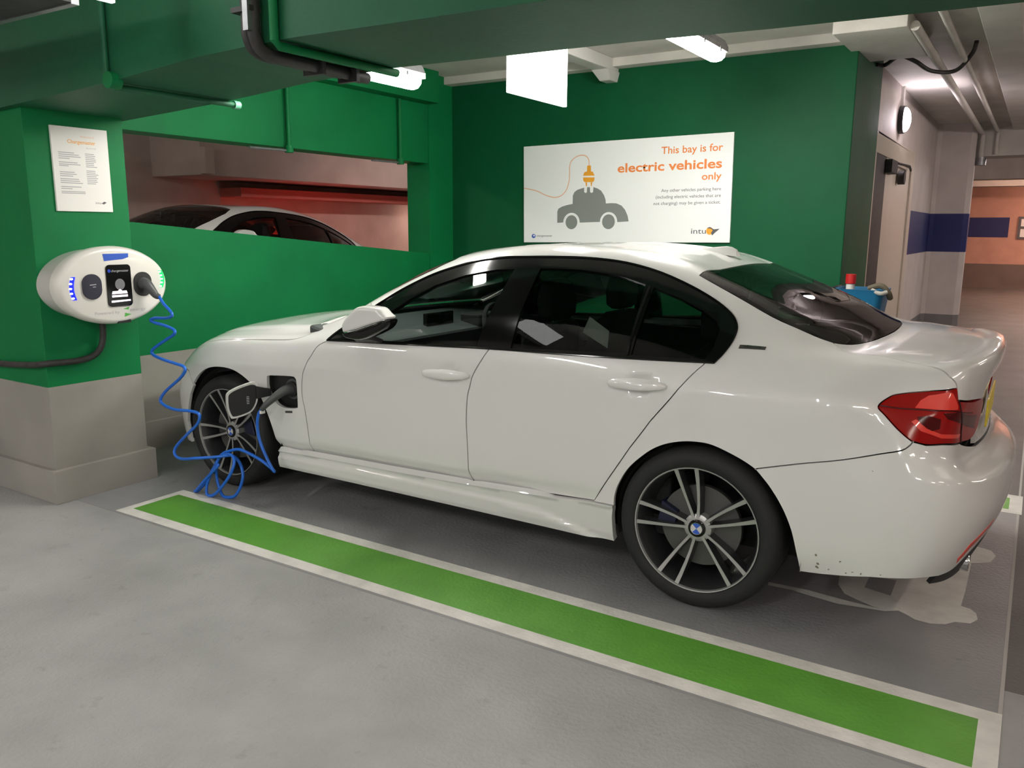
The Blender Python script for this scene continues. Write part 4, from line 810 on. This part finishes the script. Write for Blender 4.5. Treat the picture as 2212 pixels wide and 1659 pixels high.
    panel('rear_window_border', chain(sm(glass_r), [(4.98, 10)], sm([(4.98, 10), (5.0, 9.4), (5.06, 8.8), (5.2, 8.4), (5.4, 8.12), (5.6, 7.95), (6.089, 7.82), (6.667, 7.93), (7.30, 8.12), (7.30, 9.2), (7.32, 10)]), [(7.394, 10)]), M_gloss, step=.04, mode='centre', thick=0, off=-.003, gap=0)
    ws = chain([(10.83, 10), (10.84, 9.4), (10.86, 8.8), (10.98, 8.3), (11.3, 8.13), (11.9, 8.13), (12.4, 8.17), (12.75, 8.25), (12.83, 8.8), (12.88, 9.4), (12.9, 10)])
    panel('windscreen', ws, M_screen, step=.05, mode='centre', thick=0)
    panel('windscreen_border', chain([(10.83, 10), (10.84, 9.4), (10.86, 8.8), (10.98, 8.3), (11.3, 8.13), (11.9, 8.13), (12.4, 8.17), (12.75, 8.25)], [(12.75, 8.32), (12.4, 8.26), (11.9, 8.24), (11.3, 8.26), (11.05, 8.5), (10.97, 8.9), (10.95, 9.4), (10.95, 10)]), M_gloss, step=.05, mode='centre', thick=0, off=-.003, gap=0)
    cowl = chain([(12.9, 10), (12.88, 9.4), (12.83, 8.8), (12.75, 8.25), (13.0, 8.2), (13.08, 8.8), (13.12, 9.4), (13.14, 10)])
    panel('scuttle_panel', cowl, M_blackp, step=.04, mode='centre', off=-.006)
    # ----- hood
    def ridge(u, v):
        x = np.clip((v - 7.5) / .35, 0, 1) * np.clip((16.2 - u) / 1.5, 0, 1); return .010 * x * x * (3 - 2 * x)
    hd = chain([(13.14, 10), (13.12, 9.4), (13.08, 8.8), (13.05, 8.2)], sm(hood)[1:], [(17, 6.12), (18, 6.12), (19, 6.10), (20, 6.10)], [(20, 10), (18, 10), (16.4, 10), (16, 10)])
    panel('bonnet', hd, M_car, step=.045, mode='centre', disp=ridge)
    # ----- front lamps and bumper
    hl = chain(hl_side, [(17.4, 4.75), (18.2, 4.7), (18.75, 4.75), (18.8, 5.3), (18.75, 6.05), (18.2, 6.08), (17, 6.10)])
    panel('headlight', hl, mat('clear lamp lens', (.16, .18, .18, 1), .06, coat=1), step=.03)
    fbp = chain([(16.0, 0), (15.998, 1.014), (15.843, 1.635), (15.66, 2.364), (15.476, 2.934)], fb_side[::-1][1:], [(17.4, 4.73), (18.2, 4.68), (18.8, 4.72), (18.85, 6.05), (20, 6.07), (20, 0)])
    panel('front_bumper', fbp, M_car, holes=[[(19.1, 4.4), (19.9, 4.4), (19.9, 5.9), (19.1, 5.9)], [(18.0, .6), (19.9, .6), (19.9, 2.1), (18.0, 2.1)]], step=.04, mode='centre')
    panel('kidney_grille', [(19.1, 4.4), (19.9, 4.4), (19.9, 5.9), (19.1, 5.9)], M_gloss, off=-.008, step=.03)
    panel('lower_grille', [(17.98, .58), (19.92, .58), (19.92, 2.12), (17.98, 2.12)], M_blackp, off=-.015, step=.05)
    # ----- side skirt with the sculpted blade
    def blade(u, v):
        tt = v / np.maximum(seamv(u), .2); g = np.interp(u, [7.9, 8.2, 8.6, 9.0, 9.6, 10.5, 13.4], [-.05, .04, .34, .56, .70, .78, .80])
        x = np.clip((g - tt) / .20, 0, 1); lip = np.clip((tt - .90) / .08, 0, 1); under = np.clip((.20 - tt) / .2, 0, 1)
        return .015 * x * x * (3 - 2 * x) + .007 * lip - .006 * under + .003
    sk = chain(sms, [(8.037, .82), (8.037, .0), (9, 0), (11, 0), (13.41, .0)])
    panel('side_skirt', sk, M_car, disp=blade, step=.012, thick=.03)
    # ----- rear bumper, lamps, boot lid
    def shelf(u, v): return 0 * u
    rbl = [(5.441, 0.0), (5.481, .72), (5.578, 1.375), (5.752, 1.917), (5.987, 2.472), (6.15, 2.80), (6.241, 2.976)]
    rb = chain([(5.44, .02), (4.22, .30), (3.0, .36), (2.55, .36)], sm([(2.55, .36), (2.2, .48), (1.95, .85), (1.6, 1.15), (1.0, 1.28), (0, 1.32)]), [(0, 4.02), (1.3, 4.05), (2.12, 4.31), (3.096, 4.225), (3.509, 4.15), (3.798, 4.205)], bs[::-1], sm(rbl)[::-1])
    panel('rear_bumper', rb, M_car, step=.032, mode='centre')
    panel('diffuser', chain([(0, .0), (2.6, .05), (2.55, .34)], sm([(2.55, .34), (2.2, .46), (1.95, .83), (1.6, 1.13), (1.0, 1.26), (0, 1.30)])), M_blackp, off=-.006, step=.04, mode='centre')
    panel('rear_reflector', [(2.22, .66), (2.02, 1.05), (1.72, 1.28), (1.4, 1.38), (1.4, 1.56), (1.76, 1.46), (2.12, 1.24), (2.30, .84)], M_tailb, off=.001, step=.02, thick=.004)
    lid = chain(sm(glass_r[4:])[::-1][:1], sm(glass_r[4:])[::-1], sm(lid_cut)[1:], [(2.769, 5.326), (1.9, 5.22), (1.243, 5.10), (1.13, 4.767), (1.20, 4.448), (1.3, 4.10), (0, 4.06)], [(0, 10), (2, 10), (4, 10)])
    def lip(u, v):
        x = np.clip(1 - np.abs(v - 6.35) / .8, 0, 1) * np.clip((3.6 - u) / 1.2, 0, 1); rc = np.clip((1.20 - u) / .15, 0, 1) * np.clip((v - 4.12) / .2, 0, 1) * np.clip((5.55 - v) / .25, 0, 1)
        return .012 * x * x * (3 - 2 * x) - .016 * rc
    panel('boot_lid', lid, M_car, step=.028, mode='centre', disp=lip)
    lo = [(2.85, 5.607), (3.2, 5.56), (3.531, 5.514), (4.074, 5.374), (4.254, 5.24), (4.383, 4.998), (4.273, 4.8), (4.089, 4.513), (3.93, 4.32), (3.82, 4.216), (3.509, 4.16), (3.096, 4.235), (2.12, 4.329), (1.559, 4.302), (1.276, 4.448), (1.188, 4.767), (1.243, 5.08), (1.9, 5.20), (2.769, 5.32)]
    tl = panel('tail_light', chain(sm(lo[:10]), sm(lo[9:])), M_tail, off=.003, step=.022, thick=.02)
    for i, o_ in enumerate(tl):
        ORG[o_] = ORG[CAR]
        for nm, pts, mm, of in (('bright_segment', O['l_bright'], M_tailb, .0045), ('dark_segment', O['l_dark1'], M_taild, .0045), ('dark_segment', O['l_dark2'], M_taild, .0045), ('light_bar', O['l_low'], M_tailb, .0045)):
            _sub(nm, [(max(p[0], 1.5), p[1]) for p in pts], mm, of, i, o_)
        ln = [tuple(on(p[0], p[1], .0045)[0]) for p in sm(O['l_line']) if p[0] > 1.35]; s_ = 1 if i == 0 else -1
        MB().tube([(x, y * s_, z) for x, y, z in ln], .0022, 6, smoothpath=False).build('divider_line', mat('deep red trim', (.04, .002, .002, 1), .2), o_)
        e = [tuple(on(2.769 + (2.12 - 2.769) * k / 8, 5.326 - (5.326 - 4.33) * k / 8, .0045)[0]) for k in range(9)]
        MB().tube([(x, y * s_, z) for x, y, z in e], .0022, 6, smoothpath=False).build('lamp_joint', M_blackp, o_)
    # ----- inner shell that closes the panel gaps
    arc_f = [(13.2, 0), (13.25, 1.0), (13.4, 2.2), (13.8, 3.5), (14.4, 4.1), (15.1, 3.75), (15.7, 2.6), (16.1, 1.2), (16.15, 0)]
    arc_r = [(5.2, 0), (5.3, 1.0), (5.55, 2.1), (6.1, 3.2), (6.8, 3.95), (7.35, 3.85), (7.9, 2.8), (8.15, 1.2), (8.15, 0)]
    panel('inner_shell', chain([(0, .15)], arc_r, arc_f, [(20, 0.1), (20, 5.8), (13, 5.85), (4.6, 5.85), (3.4, 5.2), (0, 5.2)]), M_darkin, holes=[[(13.55, 2.3), (12.8, 2.3), (12.8, 3.9), (13.55, 3.9)]], off=-.075, step=.07, mode='centre', thick=0, gap=0)
    MB().box((-.72, -.62, .20), (3.3, .62, .30)).box((.50, -.82, .17), (2.25, .82, .24)).build('underbody', M_darkin, CAR)
    for xc, zc in ((2.755, .325), (-.03, .315)):
        for s in (1, -1):
            ra_ = .385 if xc > 1 else .375; R = []
            for yy, rr_ in ((.868, ra_), (.60, ra_), (.50, ra_ * .97), (.49, .02)):
                R.append([(xc + rr_ * math.cos(q), yy * s, max(zc + rr_ * math.sin(q), .15)) for q in [math.radians(-12 + 204 * k / 30) for k in range(31)]])
            MB().loft(R, cap=False, closed=False).build('wheel_arch_liner', M_darkin, CAR)
    build_wheels(); build_mirrors(); build_cabin(); build_small()
    return CAR
def mirror_last(outline, disp):
    o_ = panel('front_fender', outline, M_car, disp=disp, step=.04)
    bpy.data.objects.remove(o_[0])
def _sub(nm, pts, mm, of, i, par):
    r = panel(nm, pts, mm, off=of, step=.02, gap=0, thick=.002, parent=par)
    bpy.data.objects.remove(r[1 - i])
def _handle(door, u0, u1, vc0, vc1):
    s = 1 if door.matrix_world.translation.y >= -1 and door.data.vertices[0].co.y > 0 else -1
    ORG[door] = ORG[CAR]; n = 16; rings = []
    for k in range(n + 1):
        f = k / n; u = u0 + (u1 - u0) * f; v = vc0 + (vc1 - vc0) * f
        p = on(u, v)[0]; nn = snorm(np.array([u]), np.array([v]))[0]; h = math.sin(math.pi * min(1, max(0, f))) ** .35
        d = .004 + .030 * math.sin(math.pi * f) ** .45; c = Vector(p) + Vector(nn) * d; nn = Vector(nn); up = Vector((0, 0, 1)); up = (up - nn * up.dot(nn)).normalized()
        hh = (.006 + .017 * math.sin(math.pi * f) ** .5) * (1 if f < .5 else 1.08); tt = .004 + .007 * h
        rings.append([(c + up * hh * math.sin(q) + nn * tt * math.cos(q)) for q in [2 * math.pi * j / 14 for j in range(14)]])
    MB().loft([[(p.x, p.y * s, p.z) for p in r] for r in rings]).build('door_handle', M_car, door)
def build_wheels():
    for (xc, yo, R0, W_, ph) in ((0., .902, .329, .235, 101), (2.81, .878, .327, .215, 115)):
        for s in (1, -1):
            zc = R0
            tr = lambda r, y, a: (xc - r * math.cos(a), s * (yo - y), zc + r * math.sin(a))
            A = [2 * math.pi * k / 64 for k in range(64)]
            par = CAR
            # rim barrel is the part, everything else hangs below it
            prof = [(.2545, .012), (.2570, .006), (.2545, .003), (.2500, .006), (.2440, .016), (.232, .040), (.222, .11), (.215, W_ - .03), (.24, W_ - .01)]
            rim = MB().loft([[tr(r, y, a) for a in A] for r, y in prof], cap=False).build('wheel', M_alloyd, par)
            ORG[rim] = ORG[CAR]
            tp = [(.2535, .010), (.262, .0), (.285, -.004), (.305, .0), (R0 - .010, .014), (R0 - .002, .032), (R0, .06), (R0, W_ - .06), (R0 - .002, W_ - .032), (R0 - .012, W_ - .012), (.285, W_), (.255, W_ - .01)]
            MB().loft([[tr(r, y, a) for a in A] for r, y in tp], cap=False).build('tyre', M_rub, rim)
            MB().loft([[tr(r, y, a) for a in A] for r, y in [(.2460, .012), (.2490, .003), (.2535, .002), (.2545, .008)]], cap=False).build('rim_edge', M_alloy, rim)
            MB().loft([[tr(r, y, a) for a in A] for r, y in [(.165, .075), (.165, .10), (.06, .10)]], cap=True).build('brake_disc', M_disc, rim)
            # caliper
            ca = math.radians(170 if xc < 1 else 15); cb = [(.10, -.30), (.178, -.30), (.178, .30), (.10, .30)]
            m = MB(); P1 = [tr(r, .050, ca + a) for r, a in cb]; P2 = [tr(r, .12, ca + a) for r, a in cb]; m.hexa(P1, P2); m.build('brake_caliper', mat('dark blue caliper', (.004, .006, .03, 1), .5), rim, bevel=.006)
            for k in range(5):
                a0 = math.radians(ph + 72 * k)
                for q in (-1, 1):
                    def pt(r, off, y):
                        # off: sideways distance from the pair's centre line
                        ca_, sa_ = math.cos(a0), math.sin(a0); X_, Z_ = r * ca_ - off * sa_, r * sa_ + off * ca_
                        return (xc - X_, s * (yo - y), zc + Z_)
                    st = [(.030, .0065, .017, .034), (.060, .013, .0135, .036), (.10, .0215, .0125, .034), (.15, .0300, .0140, .027), (.20, .0370, .0165, .018), (.244, .0420, .0190, .008)]
                    sides = []; m = MB(); rings = []
                    for r, o1, w_, dp in st:
                        c = q * o1; rings.append([pt(r, c - w_ / 2, dp), pt(r, c + w_ / 2, dp), pt(r, c + w_ / 2 + .004, dp + .040), pt(r, c - w_ / 2 - .004, dp + .040)])
                    m.loft(rings, mi=0, smooth=False)
                    face = [[pt(r, q * o1 - w_ / 2 + .001, dp - .0012), pt(r, q * o1 + w_ / 2 - .001, dp - .0012)] for r, o1, w_, dp in st]
                    m.loft(face, mi=1, cap=False, closed=False, smooth=False)
                    m.build('spoke', [M_alloyd, M_alloy], rim, fix=False)
            MB().loft([[tr(r, y, a) for a in A[::2]] for r, y in [(.058, .075), (.056, .040), (.046, .034), (.036, .033)]], cap=True).build('hub', M_alloy, rim)
            MB().loft([[tr(r, y, a) for a in A[::2]] for r, y in [(.036, .035), (.035, .028), (.031, .026)]], cap=True).build('hub_cap', M_gloss, rim)
            q1 = []; 
            for nm, mm, a_ in (('hub_badge', M_plate, (45, 225)), ('hub_badge', M_white, (135, 315))):
                vs = []; fs = []
                for b_ in a_:
                    k = len(vs); vs.append(tr(0, .0245, 0)); n_ = 8
                    for i in range(n_ + 1): vs.append(tr(.0225, .0245, math.radians(b_ + 90 * i / n_ + (10 if xc > 1 else 0))))
                    fs += [(k, k + i + 1, k + i + 2) for i in range(n_)]
                MB().add(vs, fs).build(nm, mm, rim, fix=False)
            MB().loft([[tr(r, y, a) for a in A[::2]] for r, y in [(.0225, .0250), (.0245, .0245), (.0245, .027)]], cap=False).build('hub_ring', M_chrome, rim)
def inflate(outline, yc, out_, in_, n=8, s=1, sh=0.0):
    cx = sum(p[0] for p in outline) / len(outline); cz = sum(p[1] for p in outline) / len(outline); rings = []
    P_ = crv([Vector((p[0], p[1])) for p in outline + [outline[0]]], 3)[:-1]
    for k in range(-n, n + 1):
        a = k / n * math.pi / 2; sc = max((1 - abs(k / n) ** 3.2) ** (1 / 2.4), .05); d = (out_ if k > 0 else in_) * math.sin(a)
        rings.append([(cx + (p.x - cx) * sc + sh * d, s * (yc + d), cz + (p.y - cz) * sc) for p in P_])
    return rings
def build_mirrors():
    cap = [(1.765, .992), (1.772, 1.020), (1.755, 1.05), (1.71, 1.092), (1.67, 1.119), (1.626, 1.128), (1.563, 1.127), (1.530, 1.122), (1.502, 1.100), (1.478, 1.076), (1.574, 1.040), (1.686, 1.004)]
    low = [(1.765, .988), (1.686, 1.003), (1.574, 1.039), (1.480, 1.074), (1.468, 1.060), (1.497, 1.028), (1.576, .990), (1.648, .966), (1.72, .966), (1.757, .975)]
    for s in (1, -1):
        h = MB().loft(inflate(cap, .965, .040, .055, s=s)).build('door_mirror', M_car, CAR); ORG[h] = ORG[CAR]
        MB().loft(inflate(low, .965, .050, .055, s=s)).build('mirror_base', M_gloss, h)
        MB().tube([(1.75, s * .99, .992), (1.686, s * 1.012, 1.006), (1.574, s * 1.012, 1.042), (1.482, s * .985, 1.074)], .004, 8).build('mirror_strip', M_chrome, h)
        MB().loft([[(x, s * y, z) for x, y, z in r] for r in ([(1.79, .86, .925), (1.62, .86, .935), (1.62, .86, .955), (1.79, .86, .95)], [(1.76, .93, .955), (1.64, .93, .96), (1.64, .93, .99), (1.76, .93, .985)])]).build('mirror_foot', M_blackp, h, bevel=.006)
def seat(x, y, rear=False):
    par = MB()
    w_ = .25 if not rear else .60
    def sec(px, pz, th, wd): return None
    c = MB().loft([[(x + a, y + b, z) for a, b in rrect(-.24, -w_, .24, w_, .07)] for z in (.30, .42)] ).build('seat_cushion' if not rear else 'rear_bench', M_int, CAR, bevel=.02)
    ORG[c] = ORG[CAR]
    tp = 1.04 if not rear else 1.0
    back = []
    for z, xx, hw, th in ((.40, x - .20, w_ * .96, .07), (.60, x - .25, w_, .075), (.85, x - .31, w_ * .97, .065), (tp - .04, x - .355, w_ * .82, .055), (tp, x - .37, w_ * .62, .035)):
        back.append([(xx + a, y + b, z) for a, b in rrect(-th, -hw, th, hw, min(th, hw) * .9)])
    MB().loft(back).build('seat_back', M_int, c)
    ys = (y,) if not rear else (-.33, .33)
    for yy in ys:
        hh = []
        for z, hw, th in ((tp + .015, .09, .03), (tp + .04, .13, .05), (tp + .12, .135, .055), (tp + .19, .11, .045), (tp + .215, .06, .02)):
            hh.append([(x - .37 + a, yy + b, z) for a, b in rrect(-th, -hw, th, hw, th * .9)])
        MB().loft(hh).build('headrest', M_int, c)
        for q in (-.04, .04): MB().cyl((x - .37, yy + q, tp - .03), (x - .37, yy + q, tp + .04), .006, 8).build('headrest_post', M_chrome, c)
def build_cabin():
    MB().box((.05, -.78, .24), (2.2, .78, .32)).build('cabin_floor', M_int, CAR)
    for y in (.37, -.37): seat(1.30, y)
    seat(.50, 0, True)
    d = MB().loft([[(x, y, z) for y in (-.80, .80)] + [(x2, y, z2) for y in (.80, -.80)] for x, z, x2, z2 in ((2.18, .50, 2.0, .50),)] * 1 + [[(2.2, -.80, .985), (2.2, .80, .985), (1.80, .78, .90), (1.80, -.78, .90)]]).build('dashboard', M_intg, CAR, bevel=.03); ORG[d] = ORG[CAR]
    MB().box((1.93, -.13, .90), (1.96, .13, 1.0)).build('centre_screen', M_gloss, d, bevel=.006)
    MB().box((1.80, -.52, .90), (1.95, -.22, .975)).build('instrument_hood', M_int, d, bevel=.02)
    MB().box((1.0, -.13, .3), (1.8, .13, .58)).build('centre_console', M_int, CAR, bevel=.02)
    c = Vector((1.72, -.37, .86)); ax = Vector((-.9, 0, .42)).normalized(); a = Vector((0, 1, 0)); b = ax.cross(a)
    MB().tube([c + .185 * (math.cos(t) * a + math.sin(t) * b) for t in [2 * math.pi * k / 40 for k in range(41)]], .015, 8, smoothpath=False).build('steering_wheel', M_int, CAR)
    w_ = [o_ for o_ in CAR.children if o_.name.startswith('steering_wheel')][0]; ORG[w_] = ORG[CAR]
    MB().cyl(c - ax * .03, c + ax * .02, .065, 20).build('steering_hub', M_int, w_)
    for t in (math.pi, 0, -math.pi / 2): MB().cyl(c, c + .18 * (math.cos(t) * a + math.sin(t) * b), .014, 8).build('steering_spoke', M_int, w_)
    MB().box((1.70, -.13, 1.19), (1.73, .11, 1.255)).build('rear_view_mirror', M_blackp, CAR, bevel=.012)
    MB().box((1.73, -.05, 1.18), (1.84, .05, 1.27)).build('sensor_housing', M_blackp, CAR, bevel=.015)
    MB().box((-.45, -.60, .98), (.10, .60, 1.0)).build('parcel_shelf', M_int, CAR)
    MB().box((.45, -.45, 1.335), (1.28, .45, 1.343)).build('roof_lining', M_intg, CAR)
    # door inner cards
    for s in (1, -1):
        MB().box((.15, s * .76 - .02, .35), (1.95, s * .76 + .02, .93)).build('door_card', M_int, CAR, bevel=.012)
        MB().box((1.2, s * .74 - .03, .80), (1.75, s * .74 + .03, .87)).build('armrest', M_intg, CAR, bevel=.012)
        MB().tube([tuple(v_ * (1, s, 1)) for v_ in [on(9.68, q, -.05)[0] for q in (6.1, 6.6, 7.1, 7.6)]], .035, 10).build('centre_pillar', M_int, CAR)
        MB().tube([tuple(v_ * (1, s, 1)) for v_ in [on(u_, 7.95, -.05)[0] for u_ in (6.6, 7.2, 8, 9, 10, 11, 11.8, 12.3)]], .028, 8).build('roof_rail_lining', M_int, CAR)
def build_small():
    # aerial fin
    m = MB(); rings = []
    for f in [k / 10 for k in range(11)]:
        x = .40 - .235 * f; h = .050 * (f ** .8) if f < .85 else .050 * .90 - .012 * (f - .85) / .15; w_ = .004 + .030 * math.sin(min(1, f * 1.05) * math.pi * .62)
        zb = 1.372 + (x - .2) * .10
        rings.append([(x + .012 * zz * f, yy, zb + h * zz) for yy, zz in ((-w_, 0), (-w_ * .62, .45), (-w_ * .25, .95), (0, 1.0), (w_ * .25, .95), (w_ * .62, .45), (w_, 0))])
    m.loft(rings); m.build('aerial_fin', M_car, CAR)
    # badge on the rear pillar, vent badge on the fender
    def plate(name, uvs, mm, off=.002, par=None, th=.003): return panel(name, uvs, mm, off=off, step=.02, gap=0, thick=th, parent=par)
    b = plate('pillar_badge', [(6.646, 6.47), (6.636, 6.60), (6.290, 6.68), (6.300, 6.55)], mat('dark badge', (.10, .095, .09, 1), .3, metal=.5))
    for s, o_ in zip((1, -1), b):
        ORG[o_] = ORG[CAR]; P0 = Vector(on(6.60, 6.51, .0045)[0]); P1 = Vector(on(6.34, 6.57, .0045)[0]); P2 = Vector(on(6.60, 6.58, .0045)[0])
        if s > 0:
            xd = (P1 - P0).normalized(); yd = (P2 - P0); yd = (yd - xd * yd.dot(xd)).normalized(); text('eDrive', M_chrome, o_, P0, xd, yd, .005, (P1 - P0).length - .004, .002, .009)
    b = plate('fender_badge', [(13.14, 2.20), (13.14, 2.28), (12.99, 2.32), (12.99, 2.24)], mat('dark badge', (.10, .095, .09, 1), .3, metal=.5))
    # charging port: bowl, socket, open flap
    pt_ = [tuple(p) for p in O['port']]
    pb = panel('charging_port', inset(dens(pt_, .02), -.004), M_blackp, off=-.045, step=.03, gap=0, thick=0, mode='left')[0]
    ORG[pb] = ORG[CAR]
    pl_ = inset(dens(sm(pt_ + [pt_[0]], 3)[:-1], .02), -.001); r0 = [tuple(on(a, b_, .001)[0]) for a, b_ in pl_]; r1 = [tuple(on(a, b_, -.05)[0]) for a, b_ in pl_]
    MB().loft([r0, r1], cap=False).build('port_rim', M_blackp, pb)
    MB().cyl((2.262, .84, .64), (2.262, .882, .64), .042, 24).build('port_socket', M_blackp, pb, bevel=.004)
    MB().cyl((2.262, .84, .64), (2.262, .868, .64), .056, 24).build('port_collar', M_plug, pb, bevel=.003)
    # flap: swung forward about its front edge
    H_ = Vector((2.415, .912, 0)); th = math.radians(62); fx = Vector((math.cos(th), math.sin(th), 0)); fn_ = Vector((fx.y, -fx.x, 0))
    def fp(a, z, c=0): v_ = H_ + fx * a + fn_ * c; return (v_.x, v_.y, z)
    outl = [(.050, .668), (.070, .676), (.110, .668), (.165, .650), (.205, .628), (.214, .600), (.212, .540), (.200, .500), (.185, .488), (.130, .498), (.085, .518), (.058, .560), (.050, .600)]
    oc = crv([Vector(p) for p in outl + [outl[0]]], 4)[:-1]; oo = [(p.x, p.y) for p in oc]
    cx, cz = .13, .58; ins = [(cx + (a - cx) * .88, cz + (b_ - cz) * .88) for a, b_ in oo]
    fl = MB().loft([[fp(a, z, -.010) for a, z in ins], [fp(a, z, -.012) for a, z in oo], [fp(a, z, .010) for a, z in oo], [fp(a, z, .014) for a, z in ins]]).build('charging_flap', M_car, CAR); ORG[fl] = ORG[CAR]
    fl['label'] = 'white rimmed flap swung open'
    for sg, nm in ((-1, 'flap_inner'), ):
        MB().loft([[fp(a, z, -.0135) for a, z in ins], [fp(cx + (a - cx) * .97, cz + (z - cz) * .97, -.018) for a, z in ins]]).build(nm, M_blackp, fl)
    MB().loft([[fp(-.02, .63, -.02), fp(-.02, .63, .012), fp(-.02, .595, .012), fp(-.02, .595, -.02)], [fp(.06, .655, -.022), fp(.06, .655, -.006), fp(.06, .585, -.006), fp(.06, .585, -.022)]], smooth=False).build('flap_hinge', M_blackp, fl, bevel=.004)
    for k in range(5):
        z = .562 + .009 * k; MB().add([fp(.098, z, -.0188), fp(.112, z, -.0188), fp(.112, z + .004, -.0188), fp(.098, z + .004, -.0188)], [(0, 1, 2, 3)]).build('flap_print', M_inkl, fl, fix=False)
    # exhaust tips, number plates
    for y in (.46, .36):
        MB().loft([[(-.70 - .2 * f, y + r * math.cos(q), .262 + r * math.sin(q)) for q in [2 * math.pi * k / 24 for k in range(24)]] for f, r in ((0, .036), (1.12, .040), (1.14, .037), (.7, .033))], cap=False).build('exhaust_tip', M_chrome, CAR)
    MB().box((-.926, -.26, .745), (-.919, .26, .85)).build('number_plate', M_yell, CAR, bevel=.003)
    MB().box((3.60, -.26, .36), (3.615, .26, .47)).build('number_plate', M_white, CAR, bevel=.003)
    # road dirt marks low on the rear bumper
    md = mat('dry road dirt', (.20, .18, .13, 1), .9)
    random.seed(11)
    for (u_, v_, k_) in ((5.12, .95, 1.3), (5.08, .60, 1.6), (5.11, .45, 1.8), (4.72, .80, 1.), (4.50, .42, 1.), (4.35, .40, 1.), (4.40, 3.32, .5), (4.9, .42, 1.), (4.6, .36, .8), (4.0, .42, .8)):
        n_ = 7; pts = [(u_ + .028 * k_ * random.uniform(.3, 1) * math.cos(2 * math.pi * i / n_), v_ + .055 * k_ * random.uniform(.2, 1) * math.sin(2 * math.pi * i / n_)) for i in range(n_)]
        q = panel('dirt_mark', pts, md, off=.0008, step=.02, gap=0, thick=0, mode='left')
build_car()
# paper on the back seat
t_ = thing('paper_sheet', 'printed paper sheet lying against the rear seat inside the white car', 'paper', (.66, .45, 1.0))
MB().hexa([(.75, .44, 1.01), (.62, .44, .945), (.60, .47, 1.03), (.70, .47, 1.09)], [(.75, .443, 1.012), (.62, .443, .947), (.60, .473, 1.032), (.70, .473, 1.092)]).build('sheet', M_paper, t_)
# ------------------------------------------------------------------ the second car on the ramp
def copy_tree(o, parent=None):
    c = o.copy(); COL.objects.link(c); c.parent = parent
    for ch in o.children: copy_tree(ch, c)
    return c
c2 = copy_tree(CAR); c2['label'] = 'silver white saloon car on the ramp, only its roof showing above the green parapet'
sl = math.radians(-5.71)
c2.rotation_euler = (0, 0, 0)
RM = Matrix.Rotation(math.radians(90), 4, 'Z'); TM = Matrix.Rotation(math.radians(5.71), 4, 'X')
c2.matrix_world = Matrix.Translation((6.05, -1.42, .31)) @ TM @ RM

for ch in c2.children:
    if ch.name.startswith('tail_light'):
        ch.material_slots[0].link = 'OBJECT'; ch.material_slots[0].material = M_brakeglow  # unseen tail lights set glowing to redden the ramp wall
